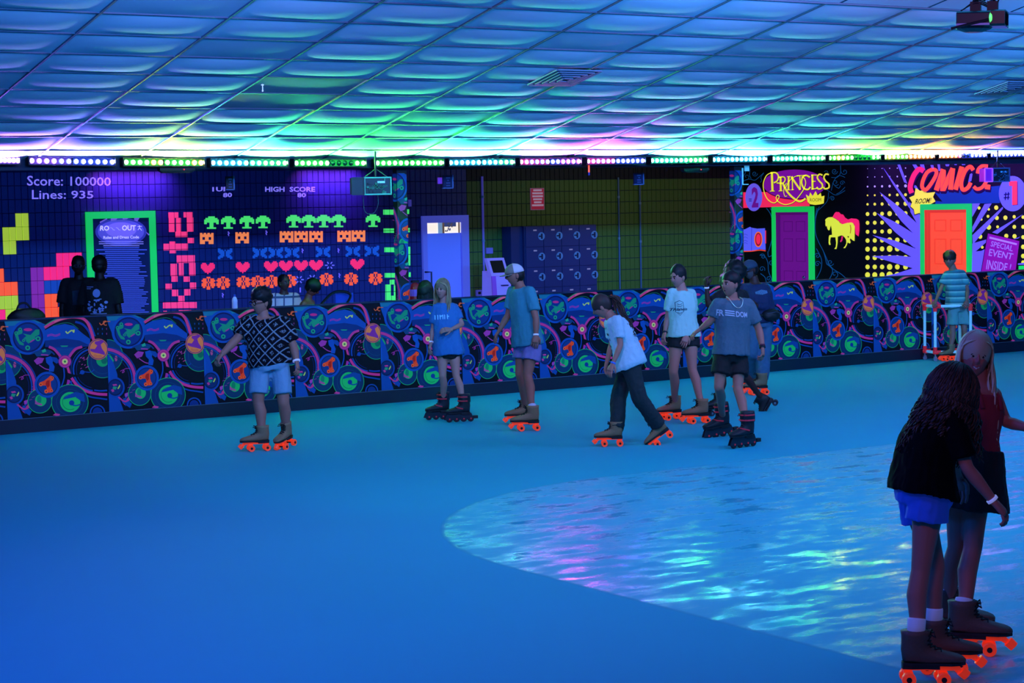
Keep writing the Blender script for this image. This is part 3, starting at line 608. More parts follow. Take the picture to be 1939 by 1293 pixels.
    A([(650,940),(720,910),(800,930),(810,1010),(770,1000),(720,960),(600,985),(612,960)], '0a46a8'); A(disc2(682, 1018, 26, 26, 14), '0a3aa0'); A(stroke([(690,1040),(730,1045),(770,1030)], 12), '0a46a8'); A([rect(615, 1030, 622, 1045), rect(635, 1045, 643, 1060)], '062')if 0 else None
    A([(500,1140),(525,1120),(570,1130),(560,1150)], 'c040a0')
    A(disc2(448, 838, 124, 130, 30), '0a4cbc'); A(disc2(448, 838, 100, 106, 30), '06205e'); A(disc2(448, 838, 92, 98, 28), '0a3a90')
    A([(455,770),(480,745),(505,760),(508,790),(480,805),(482,850),(502,900),(480,915),(425,915),(420,890),(445,880),(438,845),(395,845),(368,838),(375,815),(415,800)], 'f04a28')
    A([(440,800),(470,790),(470,850),(450,870),(430,830)], 'b02018')
    for q in ((385,835,18),(437,905,18),(488,897,15),(495,770,15)): A(disc2(q[0], q[1], q[2], q[2], 12), 'ff6a30'); A(disc2(q[0], q[1], q[2]*.45, q[2]*.45, 8), 'a01810')
    A(arc(930, 1115, 68, 0, 360, 14, 72, 24), '0a46b0'); A(disc2(930, 1115, 48, 52, 20), '08308a')
    A(disc2(617, 608, 64, 64, 26), '70289a'); A(disc2(617, 608, 56, 56, 26), 'c83a9c'); A(arc(617, 608, 40, 0, 360, 5, 40, 22), '80206a'); A(disc2(617, 608, 27, 27, 16), 'd8e890'); A(disc2(617, 608, 12, 12, 12), '3a9a50')
    A([(630,715),(690,735),(755,745),(750,760),(690,760),(640,775)], '020410')
    rr = random.Random(4)
    for i in range(16): x_, y_ = 745+rr.random()*95, 560+rr.random()*130; A(stroke([(x_, y_), (x_+14, y_-8)], 7, False), 'a0409a')
    for i in range(3):
        for j in range(2): x_, y_ = 935+i*42, 285+j*48; A(disc2(x_, y_, 5, 11, 8), ('0a50a0', '803a90')[i == 2])
    for i in range(6): x_, y_ = 225+rr.random()*80, 860+i*26; A(stroke([(x_, y_), (x_+28, y_-9)], 5, False), '903aa8')
    A(stroke([(175,770),(205,755),(215,775),(195,785),(215,750),(250,740),(275,745)], 6), 'a038a8'); A(stroke([(950,225),(965,245),(985,230),(990,212),(1010,208),(1028,225),(1015,248),(992,240),(1005,215),(1060,208)], 8), 'e06a40'); A(stroke([(20,270),(35,262),(72,262)], 8), 'e06a40'); A(disc2(8, 280, 22, 22, 14), 'd86040')
    A(disc2(938, 487, 98, 106, 30), 'c06a6a'); A(disc2(938, 487, 90, 98, 30), '40207a'); A(disc2(938, 487, 84, 92, 30), 'e08850')
    for r in (72, 60): A(arc(938, 487, r, 60, 130, 5, r*1.1, 10), 'b85a50')
    A([(905,410),(985,395),(990,415),(960,440),(972,480),(1000,520),(1000,545),(950,530),(900,520),(862,505),(860,482),(905,485),(928,450),(902,430)], '7a2ca4')
    return L
PS = panel_shapes()
def put_panel(mb, x0, x1, z0, z1, place):
    for k, (P, c_) in enumerate(PS):
        for p in P:
            q = clip([PT(*t) for t in p], x0, z0, x1, z1)
            if q: mb.add([place(a, b, k) for a, b in q], [tuple(range(len(q)))], 0, c_)
pm = MB(); e = .0015
pm.box((e, .03, KB), (PW_-e, .05, BT-.004), 0, '050816'); pm.add([(e, .0145, KB), (PW_-e, .0145, KB), (PW_-e, .0145, BT-.004), (e, .0145, BT-.004)], [(0, 1, 2, 3)], 0, '03061a')
pm.add([(e, .0145, KB), (e, .03, KB), (e, .03, BT-.004), (e, .0145, BT-.004)], [(0, 1, 2, 3)], 0, '050816')
put_panel(pm, e, PW_-e, KB, BT-.004, lambda a, b, k: Vector((a, .0140-.00013*k, b)))
pme = mesh_of(pm, PRINT, 'mural_panel')
for k in range(-4, 14):
    X = PX0+k*PW_
    if X+PW_ > XR+.3: continue
    inst('mural_panel', pme, (X, YF, 0), bar)
m = MB(); m.box((3.5, YF+.05, 0), (XR, YF+.16, BT-.01)); obj('barrier_core', m, BLACKM, bar)
m = MB(); m.box((3.5, YF-.012, 0), (XR, YF+.05, KB)); obj('kick_board', m, mat('kick_board_paint', '141d30', .55, var=.3, vscale=2), bar)
m = MB(); m.box((3.5, YF-.014, KB), (XR, YF-.004, KB+.006)); obj('kick_strip', m, mat('kick_strip_metal', '5a7088', .4), bar)
m = MB(); m.box((3.5, YF-.002, BT-.012), (XR, YF+.165, BT)); obj('top_rail', m, mat('rail_paint', '10284a', .4), bar)

# posts wrapped in the same print
for nm, pxx, sx0, lab in (('wrapped_post', 761.5, .55, 'square post wrapped in neon mural print left of the white door'), ('wrapped_post', 1397, .50, 'square post wrapped in neon mural print left of the purple door')):
    X = onY(pxx, 450, 21.55).x; hw = .07
    p = thing(nm, (X, 21.58, 0), lab, 'post'); m = MB(); m.box((X-hw, 21.53, 0), (X+hw, 21.63, 2.98)); obj('post_core', m, BLACKM, p)
    m = MB(); z = 2.88; flip = 0
    for (zz, a, zb, zt_) in ((1.93, .31, .35, 1.2), (1.12, .32, .36, 1.2)):
        put_panel(m, a, a+2*hw, zb, zt_, lambda s2, t2, k: Vector((X-hw+(s2-a), 21.529-.00013*k, zz+(t2-zb)*1.04)))
        put_panel(m, a-.1, a, zb, zt_, lambda s2, t2, k: Vector((X-hw-.001-.00013*k, 21.53-(s2-a), zz+(t2-zb)*1.04)))
    obj('post_print', m, PRINT, p)

# ---------------------------------------------------------------- LED bars above the barrier, each lighting the ceiling in its own colours
B_, V_, C_, T_, G_, Yw, O_, P_ = '2a4aff', '8450ff', '10c8ff', '10ffc0', '18ff38', 'a0ff40', 'ff8a28', 'ff30b8'
LED = [(-62, 38, [V_]*12), (53, 219, [V_]*4+[B_]*8), (232, 387, [G_]*4+[O_, O_]+[G_]*4+[O_, O_]), (397, 545, [C_]*5+[T_]*3+[G_]*4), (555, 693, [G_]*6+[None]*4+[G_]*2), (709, 840, [G_]*12),
       (848, 974, [C_]*9+[G_]*3), (982, 1100, [P_]*2+[B_]*6+[P_]*4), (1109, 1221, [P_, P_]+[V_]*4+[B_]*6), (1230, 1339, [T_]*8+[G_]*4), (1347, 1451, [C_]*12), (1460, 1561, [T_]*7+[G_]*5),
       (1567, 1666, [G_, G_, O_, O_]+[G_]*2+[None]*4+[G_]*2), (1672, 1768, [Yw, O_, O_]+[G_]*3+[O_]*6), (1775, 1867, [O_]*5+[P_]+[None]*2+[B_]*4), (1873, 1963, [B_]*12), (1968, 2055, [B_]*12)]
ypix = [(-90, 301.5), (0, 303), (135, 306), (310, 307.8), (470, 308.6), (620, 309), (775, 308.6), (910, 307.5), (1040, 306), (1165, 304.8), (1285, 303.5), (1400, 301.5), (1510, 300), (1615, 298.5), (1720, 296.5), (1820, 294.5), (1920, 292), (2060, 289)]
def ledy(x):
    for (a, ya_), (b, yb_) in zip(ypix, ypix[1:]):
        if a <= x <= b: return ya_+(yb_-ya_)*(x-a)/(b-a)
HOUS = mat('led_housing', '080a10', .4)
def mixc(cs):
    cs = [lin(c_) for c_ in cs if c_]
    return tuple(sum(c_[i] for c_ in cs)/len(cs) for i in range(3)) if cs else None
words = {B_: 'blue', V_: 'violet', C_: 'cyan', T_: 'teal', G_: 'green', Yw: 'lime', O_: 'orange', P_: 'pink'}
def glow(pre, c_, wht, k):
    key = pre+(words[c_] if c_ else 'unlit')
    if key in MC: return MC[key]
    if not c_: return mat(key, '0a3a38', .2)
    m = mat(key, '202020', .3); b = m.node_tree.nodes['Principled BSDF']; b.inputs['Emission Color'].default_value = (*[wht+(1-wht)*v for v in lin(c_)], 1); b.inputs['Emission Strength'].default_value = k
    return m
for bi, (xa, xb, cols) in enumerate(LED):
    A_, Bq = onY(xa, ledy(xa), 21.3), onY(xb, ledy(xb), 21.3); d = (Bq-A_); Ln = d.length; d.normalize(); c0 = (A_+Bq)/2
    seq = []
    for c_ in cols:
        wd = words[c_] if c_ else 'unlit'
        if not seq or seq[-1] != wd: seq.append(wd)
    lab = 'LED bar above the barrier glowing ' + ' then '.join(seq[:3])
    pos = {9: ', over the right end of the lockers', 11: ', just left of the crown lettering', 0: ', at the left edge', 1: ', second from the left edge', 4: ', with four dark lamps', 5: ', over the left wrapped post', 12: ', right of the crown lettering', 15: ', over the right hanging fixture', 16: ', furthest right', 2: ', over the rules board'}.get(bi, '')
    root = thing('led_bar', (c0.x, 21.3, c0.z), lab+pos, 'light bar', 'LED light bars along the top of the barrier run')
    up = Vector((0, 0, 1)); m = MB()
    m.obox(c0+Vector((0, .045, .0)), d*(Ln/2), Vector((0, .035, 0)), up*.042); m.obox(c0+Vector((0, .03, .047)), d*(Ln/2), Vector((0, .055, 0)), up*.006); m.obox(c0+Vector((0, .03, -.044)), d*(Ln/2), Vector((0, .05, 0)), up*.005)
    for e_ in (-1, 1): m.obox(c0+d*(e_*(Ln/2-.006)), d*.008, Vector((0, .03, 0)), up*.045)
    obj('housing', m, HOUS, root)
    for e_ in (-.35, .35): m = MB(); q = c0+d*(e_*Ln)+Vector((0, .06, .04)); m.box((q.x-.012, q.y-.01, q.z), (q.x+.012, q.y+.05, 3.035)); obj('bracket', m, HOUS, root)
    n = len(cols); st = Ln/n
    for i, c_ in enumerate(cols):
        q = A_+d*(st*(i+.5)); m = MB(); cc = Vector((q.x, q.y+.004, q.z))
        ring = lambda r, y, k=12: [Vector((q.x+r*math.cos(2*PI*j/k), q.y+y, q.z+r*math.sin(2*PI*j/k))) for j in range(k)]
        m.loft([ring(.034, .012), ring(.033, -.002), ring(.024, -.008)], cap=False, mi=1); m.loft([ring(.024, -.008), ring(.012, -.013), ring(.001, -.014)])
        obj('led_lens', m, [glow('led_core_', c_, .45, 50.), glow('led_rim_', c_, .05, 3.)], root, smooth=True)
    for h, part in enumerate((cols[:n//2], cols[n//2:])):
        c_ = mixc(part)
        if c_: m = MB(); q0 = A_+d*(Ln*.5*h+.01); q1 = A_+d*(Ln*.5*(h+1)-.01); cc = (q0+q1)/2+Vector((0, .008, 0)); m.obox(cc, (q1-q0)/2, Vector((0, .003, 0)), up*.036); obj('diffuser', m, glow('led_spill_', part[0] or part[-1], 0, .55), root)  # added glowing plate, paints the lenses' colour spill on the housing
    for h, part in enumerate((cols[:n//2], cols[n//2:])):          # the lamps' own light
        c_ = mixc(part)
        if c_ is None: continue
        frac = sum(1 for x_ in part if x_)/len(part); q = A_+d*(Ln*(.25+.5*h)); q = Vector((q.x, q.y-.016, q.z))
        light('led_light', 'AREA', q, q+Vector((0, -1, .8)), LEDW*frac, tuple(.04+.96*v for v in c_), Ln*.48, .05, 129)
# black light floods washing the tops of the walls
for px_, wl in ((250, 1.15), (625, 1.0)):
    X = onY(px_, 340, YB).x; light('black_light', 'AREA', (X, YB-.3, 3.03), (X, YB-.02, 2.72), 8, (.5, .08, 1), wl, .06, 100)
for px_ in (1660, 1760, 1860, 1935):
    Yq = onX(px_, 340, XR).y; light('black_light', 'AREA', (XR-.5, Yq, 3.03), (XR-.02, Yq, 2.6), 12, (.34, .05, 1), .06, 1.0)
# ================================================================ things on the walls, the walkway and the ceiling
def YP(x, y, Y=YB): return onY(x, y, Y)
# white door in the back wall
a, b = YP(797, 409), YP(884.5, 407); x0, x1, zt = a.x, b.x, (a.z+b.z)/2; FR = mat('door_frame_paint', '8890d8', .4, .38, '5058e0'); LF = mat('door_leaf_paint', '9098e0', .45, .45, '4060ff')
d3 = empty('door_3', ((x0+x1)/2, YB, 0)); tag(d3, 'pale door with a glazed strip at the top in the dark part of the back wall', kind='structure')
m = MB(); fw = .09; m.box((x0, YB-.05, 0), (x0+fw, YB+.01, zt)); m.box((x1-fw*1.6, YB-.05, 0), (x1, YB+.01, zt)); m.box((x0+fw, YB-.05, zt-.12), (x1-fw*1.6, YB+.01, zt)); obj('door_frame', m, FR, d3)
wz = YP(840, 441.5).z
m = MB(); m.box((x0+fw, YB-.03, 0), (x1-fw*1.6-.02, YB, wz)); lf = obj('door_leaf', m, LF, d3)
m = MB(); m.box((x0+fw, YB-.012, wz), (x1-fw*1.6, YB-.008, zt-.12)); obj('door_pane', m, mat('lit_pane', 'fff4e0', .2, .92, 'fff2dc'), d3)
m = MB(); X = lambda t: x0+fw+(x1-fw*2.6-x0)*t
m.box((X(.34), YB-.02, wz), (X(.46), YB-.013, zt-.12), 0); m.box((X(.46), YB-.02, wz), (X(.52), YB-.013, zt-.12), 1); m.box((X(.52), YB-.02, zt-.19), (X(.86), YB-.013, zt-.12), 2); m.box((X(.93), YB-.02, wz), (X(.97), YB-.013, zt-.12), 1)
rr = random.Random(2)
for i in range(22): u, v = X(rr.uniform(.53, .74)), wz+rr.uniform(.02, .16); m.box((u, YB-.02, v), (u+.02, YB-.014, v+.02), 1+(i % 2))
obj('room_behind_pane', m, [mat('far_blue', '90b8d8', .5, .5), mat('far_brown', '80685a', .5, .4), mat('far_shade', '4a5a90', .5, .4)], d3)
m = MB(); h0, h1 = YP(802, 515), YP(812, 530); m.tube([(h0.x, YB-.035, h0.z), (h0.x, YB-.09, h0.z), (h1.x, YB-.09, h0.z), (h1.x, YB-.09, h1.z-.15)], .014); m.box((h0.x-.03, YB-.036, h1.z-.2), (h0.x+.03, YB-.03, h0.z+.05)); obj('door_pull', m, mat('dark_metal', '303850', .35, metal=.6), lf)
# lockers
LKM = mat('locker_navy', '28386c', .45); LKF = mat('locker_navy_door', '2c3e78', .4)
a, b = YP(949, 428.5), YP(1105.5, 425); x0, x1, zt = a.x, b.x, 2.015; lx0 = YP(972, 430).x
lk = thing('locker_bank', ((x0+x1)/2, YB-.25, 0), 'navy bank of square lockers against the green wall', 'lockers')
m = MB(); m.box((lx0-.02, YB-.36, 0), (x1, YB-.02, zt)); m.box((x0, YB-.30, 0), (lx0-.02, YB-.02, zt-.005)); obj('cabinet', m, LKM, lk)
cw = (x1-lx0)/4; rh = .352
for r in range(5):
    for c_ in range(4):
        xa, zb_ = lx0+c_*cw, zt-.01-(r+1)*rh; m = MB(); m.box((xa+.006, YB-.378, zb_+.006), (xa+cw-.006, YB-.36, zb_+rh-.006)); dr = obj('locker_door', m, LKF, lk)
        m = MB(); qx, qz = xa+cw*.86, zb_+rh*.52; m.tube([(qx, YB-.380, qz), (qx, YB-.392, qz)], .068, 18); m.box((qx-.012, YB-.41, qz-.045), (qx+.012, YB-.39, qz+.045), 1); m.box((qx-.06, YB-.395, qz-.012), (qx+.0, YB-.391, qz+.012), 1); obj('lock', m, [mat('lock_dial', '5a90c8', .35, .12), mat('lock_knob', '182850', .4)], dr)
        m = MB(); qx, qz = xa+cw*.52, zb_+rh*.82; m.box((qx-.035, YB-.382, qz-.012), (qx+.035, YB-.378, qz+.012)); obj('number_plate', m, mat('plate', 'b8a8c0', .5, .2), dr)
# self service kiosk
K = [YP(918, 489, 27.6), YP(951, 489, 27.6), YP(963, 564, 27.6)]; kx = K[0].x
ks = thing('payment_kiosk', (kx+.25, 27.6, 0), 'white and violet self service kiosk with a dark tilted screen beside the lockers', 'kiosk')
KW = mat('kiosk_white', 'b0a8e8', .4, .4, '7868f0'); KV = mat('kiosk_violet', '7a48d0', .4, .35); w_ = K[1].x-K[0].x
def slab(x0, x1, prof, mi, mb):                                       # profile in (y, z) swept along x
    mb.loft([[Vector((x, y, z)) for y, z in prof] for x in (x0, x1)], True, mi)
zt, zm, zb_ = K[0].z, YP(922, 519, 27.6).z, .02
m = MB(); slab(kx+.04, kx+.04+w_*1.05, [(27.45, zm-.02), (27.75, zm+.05), (27.82, zb_), (27.35, zb_)], 0, m); body = obj('body', m, KW, ks)
m = MB(); slab(kx+.03, kx+.11, [(27.44, zm-.04), (27.47, zm), (27.38, zb_), (27.33, zb_)], 0, m); obj('side_trim', m, KV, ks)
m = MB(); slab(kx, kx+w_, [(27.40, zm-.03), (27.55, zt), (27.62, zt), (27.5, zm-.03)], 0, m); hd = obj('screen_head', m, KW, ks)
m = MB(); t0, t1 = .18, .86; f = lambda t: (27.40+.15*t-.006, zm-.03+(zt-zm+.03)*t); (ya_, za_), (yb_, zb2) = f(t0), f(t1); slab(kx+.05, kx+w_-.05, [(ya_, za_), (yb_, zb2), (yb_+.01, zb2), (ya_+.01, za_)], 0, m); obj('screen', m, mat('screen_off', '04050c', .6), hd)
m = MB(); y_ = 27.40; m.box((kx+.2, y_-.02, zm-.2), (kx+.32, y_+.06, zm-.18)); m.box((kx+.2, y_-.03, zm-.48), (kx+.34, y_+.06, zm-.43)); obj('card_slot', m, mat('kiosk_dark', '303070', .4), ks)
# red notice with white lines
n0, n1 = YP(1003, 356), YP(1030, 397.5); nt = thing('wall_notice', ((n0.x+n1.x)/2, YB-.01, n1.z), 'red notice with rows of pale lettering on the green wall', 'sign')
m = MB(); m.box((n0.x, YB-.02, n1.z), (n1.x, YB-.004, n0.z), 0); obj('board', m, mat('notice_edge', 'a07090', .5, .15), nt)
m = MB(); m.box((n0.x+.015, YB-.024, n1.z+.015), (n1.x-.015, YB-.018, n0.z-.015)); obj('print', m, mat('notice_red', 'b01840', .5, .35), nt)
m = MB(); hh = n0.z-n1.z
for i in range(6): wv = (.34, .42, .42, .36, .3, .46)[i]*(n1.x-n0.x)*.9; cxx = (n0.x+n1.x)/2; zz = n0.z-hh*(.10+.135*i); m.box((cxx-wv, YB-.027, zz-.018), (cxx+wv, YB-.0235, zz+.014))
obj('lettering', m, mat('notice_text', 'c8a8c8', .5, .35), nt)
# conduits, boxes and other wall fittings
GRY = mat('conduit_grey', '5a78a0', .4); PLB = mat('fitting_pale', '8888d0', .45, .2, '5a50d8')
def conduit(xp, ya_, yb_, lab, mt=GRY, r=.016):
    a, b = YP(xp, ya_), YP(xp+.008*(yb_-ya_), yb_); t = thing('conduit', (a.x, YB-.02, max(0, b.z)), lab, 'conduit'); X = (a.x+b.x)/2
    m = MB(); m.cyl((X, YB-.022, a.z), (X, YB-.022, max(.05, b.z-1.2)), r, 8); obj('pipe', m, mt, t)
    for zz in (a.z-.35, (a.z+b.z)/2-.1): m = MB(); m.cyl((X, YB-.022, zz-.02), (X, YB-.022, zz+.02), r*1.5, 8); obj('coupling', m, mat('coupling_pale', '88a0c0', .4), t)
conduit(1170, 336, 545, 'left of two long vertical conduits on the green wall right of the lockers')
conduit(1210.5, 348, 545, 'right of two long vertical conduits on the green wall right of the lockers')
conduit(913, 334, 555, 'pale vertical pipe on the green wall left of the kiosk', PLB, .02)
def small_box(nm, xa, ya_, xb, yb_, mt, lab, cat, dpt=.05, Y=YB, detail=None):
    a, b = YP(xa, ya_, Y), YP(xb, yb_, Y); t = thing(nm, ((a.x+b.x)/2, Y-dpt/2, b.z), lab, cat); m = MB(); m.box((a.x, Y-dpt, b.z), (b.x, Y-.003, a.z)); o = obj('box', m, mt, t); bevel(o, .006)
    m = MB(); cx, cz = (a.x+b.x)/2, (a.z+b.z)/2; hx, hz = (b.x-a.x)*.25, (a.z-b.z)*.2; m.box((cx-hx, Y-dpt-.006, cz-hz), (cx+hx, Y-dpt+.002, cz+hz)); obj('cover', m, detail or mt, t); return t
small_box('alarm_box', 919, 469, 931, 480, PLB, 'small pale box on the green wall above the kiosk', 'alarm box')
small_box('outlet_box', 900, 549, 910, 560, PLB, 'left pale outlet box low on the green wall beside the kiosk', 'outlet', detail=BLACKM)
small_box('outlet_box', 919, 547, 926, 560, PLB, 'right pale outlet box low on the green wall beside the kiosk', 'outlet', detail=BLACKM)
small_box('wall_plate', 772, 378, 778, 391, PLB, 'narrow violet plate on the dark wall right of the left wrapped post', 'wall plate', .03)
# small hanging exit style signs under the fascia
def hang_sign(xa, ya_, xb, yb_, Y, lab, mt, txt=None):
    a, b = onY(xa, ya_, Y), onY(xb, yb_, Y); t = thing('hanging_sign', ((a.x+b.x)/2, Y, b.z), lab, 'sign'); m = MB(); m.box((a.x, Y-.012, b.z), (b.x, Y+.012, a.z)); obj('panel', m, mt, t)
    m = MB(); g = .006; m.box((b.x-.012, Y-.016, b.z), (b.x+g, Y+.016, a.z+g)); m.box((a.x-g, Y-.016, b.z-g), (b.x, Y+.016, b.z+g)); obj('edge_frame', m, mat('sign_edge', '7080b0', .4), t)
    m = MB()
    for dx in (.2, .8): X = a.x+(b.x-a.x)*dx; m.cyl((X, Y, a.z), (X, Y, 3.02), .003, 5)
    obj('wires', m, BLACKM, t); m = MB()
    for i in range(4): zz = a.z-(a.z-b.z)*(.2+.2*i); w_ = (b.x-a.x)*(.2 if i != 1 else .08); m.box(((a.x+b.x)/2-w_, Y-.015, zz-.008), ((a.x+b.x)/2+w_, Y-.011, zz+.008))
    obj('lettering', m, mat('sign_dim_text', '384a80', .5, .1), t)
SGN = mat('sign_dark_blue', '101a48', .4, .1)
hang_sign(427, 334, 443, 359, 22.2, 'small dark hanging sign in front of the score lettering', mat('sign_black', '0a1220', .4))
hang_sign(838, 332, 857, 356, 22.2, 'small dark hanging sign above the white door', SGN)
hang_sign(1200, 328, 1218, 349, 22.2, 'small dark blue hanging sign above the right conduit', SGN)
m = MB(); a, b = onY(829, 336, 22.3), onY(838, 348, 22.3); m.box((a.x, 22.29, b.z), (b.x, 22.31, a.z)); t = thing('violet_card', ((a.x+b.x)/2, 22.3, b.z), 'small glowing violet card hanging left of the sign above the white door', 'card'); obj('card', m, mat('violet_card', '6a3ad0', .5, .6), t); m = MB(); m.cyl(((a.x+b.x)/2, 22.3, a.z), ((a.x+b.x)/2, 22.3, 3.04), .003, 5); obj('wire', m, BLACKM, t)
a = onY(1115, 312, 21.4); t = thing('orange_tube_lamp', (a.x, 21.4, a.z-.14), 'short orange glowing tube hanging under the light bars', 'lamp'); m = MB(); m.cyl((a.x, 21.4, a.z-.0), (a.x, 21.4, a.z-.10), .012, 8); obj('glowing_tube', m, mat('orange_tube', 'ff5a40', .4, .9), t); m = MB(); m.cyl((a.x, 21.4, a.z-.10), (a.x, 21.4, a.z-.14), .012, 8); m.cyl((a.x, 21.4, a.z), (a.x, 21.4, a.z+.06), .006, 6); obj('socket', m, mat('tube_socket', '2a30a0', .4, .2), t)
# flat black dome units on the fascia
for xp, lab in ((345, 'flat black box with a red pilot light under the light bars, left one'), (1330, 'flat black box with a red pilot light under the light bars, right one')):
    a = onY(xp, 322, 21.2); t = thing('flat_speaker', (a.x, 21.36, a.z-.03), lab, 'speaker'); m = MB(); wv = .22
    m.loft([[Vector((a.x+x*k, 21.36+y*k, a.z+z)) for x, y in ((-wv, -.03), (wv, -.03), (wv, .05), (-wv, .05))] for k, z in ((1, .03), (1, .0), (.8, -.03))]); obj('case', m, HOUS, t); m = MB(); m.ball((a.x+.08, 21.325, a.z+.01), .009); obj('pilot_light', m, mat('pilot_red', 'ff4050', .4, .9), t)
# metal bracket by the right post; light from the bars put in as glow
a = onY(1411, 322, 21.6); t = thing('wall_bracket', (a.x, 21.6, a.z-.2), 'bright steel bracket beside the top of the right wrapped post', 'bracket'); BRK = mat('bracket_glow', 'a8d8e8', .3, .45, '50b8e0')
m = MB(); p, q = onY(1405, 318, 21.6), onY(1410, 350, 21.6); m.box((p.x-.03, 21.59, q.z), (p.x+.015, 21.61, p.z)); obj('upright', m, BRK, t); m = MB(); p, q = onY(1412, 310, 21.6), onY(1418, 324, 21.6); m.box((p.x-.02, 21.59, q.z), (q.x, 21.61, p.z)); obj('plate', m, BRK, t)
m = MB(); p = onY(1405, 350, 21.6); q = onY(1417, 350, 21.6); m.box((p.x, 21.595, p.z), (q.x, 21.605, p.z+.012)); obj('foot', m, BRK, t)

# hanging effect lights (box on a yoke, open side with electronics)
def effect_light(px, py, D, wpx, hpx, side, lab, mats_):
    c = atD(px, py, D); ax = Vector((math.cos(.35), math.sin(.35)*-1, 0)); ay = Vector((-ax.y, ax.x, 0)); W_, H_ = wpx*D/F/2, hpx*D/F/2; DP = W_*.7
    t = thing('effect_light', (c.x, c.y, c.z-H_), lab, 'stage light'); m = MB(); m.obox(c+ay*DP, ax*W_, ay*DP, Vector((0, 0, H_))); bevel(obj('case', m, mats_[0], t), .01)
    m = MB(); e = .008; f0 = c-ay*.012
    for s_ in (-1, 1): m.obox(f0+ax*(W_-e)*s_, ax*e, ay*.012, Vector((0, 0, H_))); m.obox(f0+Vector((0, 0, (H_-e)*s_)), ax*W_, ay*.012, Vector((0, 0, e)))
    obj('rim', m, mats_[1], t)
    rr = random.Random(int(px)); m = MB()
    for i in range(16): u, v = rr.uniform(-.8, .8)*W_, rr.uniform(-.8, .7)*H_; m.obox(c-ay*.014+ax*u+Vector((0, 0, v)), ax*rr.uniform(.008, .03), ay*.008, Vector((0, 0, rr.uniform(.005, .02))), rr.randrange(3))
    for i in range(5): u, v = rr.uniform(-.6, .3)*W_, rr.uniform(-.7, .1)*H_; m.tube(spline([tuple(c-ay*.02+ax*(u+.03*j)+Vector((0, 0, v+.02*math.sin(j*2+i)))) for j in range(4)], 3), .003, 5, 1)
    m.obox(c-ay*.016+ax*W_*.25+Vector((0, 0, H_*.42)), ax*.045, ay*.006, Vector((0, 0, .012)), 3)
    obj('circuit_board', m, mats_[2:], t)
    s_ = c+ax*(-W_*1.45 if side < 0 else -W_*1.55)+ay*.05; m = MB(); bw, bh = W_*.42, H_*.92; m.obox(s_, ax*bw, ay*.09, Vector((0, 0, bh))); fl_ = obj('lamp_head', m, mats_[6 if side > 0 else 0], t)
    m = MB()
    for k in (-1, 1): m.obox(s_-ay*.095+ax*bw*k, ax*.008, ay*.01, Vector((0, 0, bh))); m.obox(s_-ay*.095+Vector((0, 0, bh*k)), ax*bw, ay*.01, Vector((0, 0, .008)))
    obj('lamp_rim', m, mats_[7 if side > 0 else 0], fl_)
    ztop = ceilz(c.y+.1)+.01; m = MB(); m.cyl(c+ay*DP+Vector((0, 0, H_)), Vector((c.x+ay.x*DP, c.y+ay.y*DP, 3.07)), .012, 8); m.tube([c+ay*DP+ax*(-W_*.8)+Vector((0, 0, H_)), c+ay*DP+Vector((0, 0, H_+.10)), c+ay*DP+ax*(W_*.8)+Vector((0, 0, H_))], .008, 6); obj('hanger', m, HOUS, t)
    m = MB(); p0 = c+Vector((0, 0, -H_)); m.tube(spline([tuple(p0), tuple(p0+Vector((.0, 0, -.12))), tuple(p0+ax*-.06+Vector((0, 0, -.22))), tuple(p0+ax*-.16+Vector((0, 0, -.2))), tuple(p0+ax*-.17+Vector((0, .02, -.02)))], 4), .005, 5) if side < 0 else m.tube([p0, p0+Vector((0, 0, -.03))], .01, 5); obj('cable', m, mat('cable_teal', '1a4a50', .5), t)
effect_light(715, 352, 23.7, 53, 34, -1, 'hanging stage light with an exposed green circuit side, left of the left wrapped post', [mat('case_dark_green', '0a2018', .4), mat('rim_green', '50c8a0', .4, .35, '30a888'), mat('board_green', '1a6a50', .5, .2), mat('wire_green', '208060', .5, .3), mat('board_dark', '0a2a28', .5), mat('label_cyan', '70d0ff', .5, .7), mat('x1', '0a0a0a', .5), mat('x2', '0a0a0a', .5)])
effect_light(1895, 331, 29.6, 36, 27, 1, 'hanging stage light with a violet square face in front of the comic lettering', [mat('case_dark_blue', '0c1430', .4), mat('rim_blue', '3050a0', .4, .2), mat('board_blue', '103a70', .5, .2), mat('wire_blue', '1858a0', .5, .3), mat('board_dark2', '081430', .5), mat('label_blue', '2890ff', .5, .5), mat('face_violet', '6a18c0', .4, .55), mat('rim_violet', 'b050ff', .4, .7)])
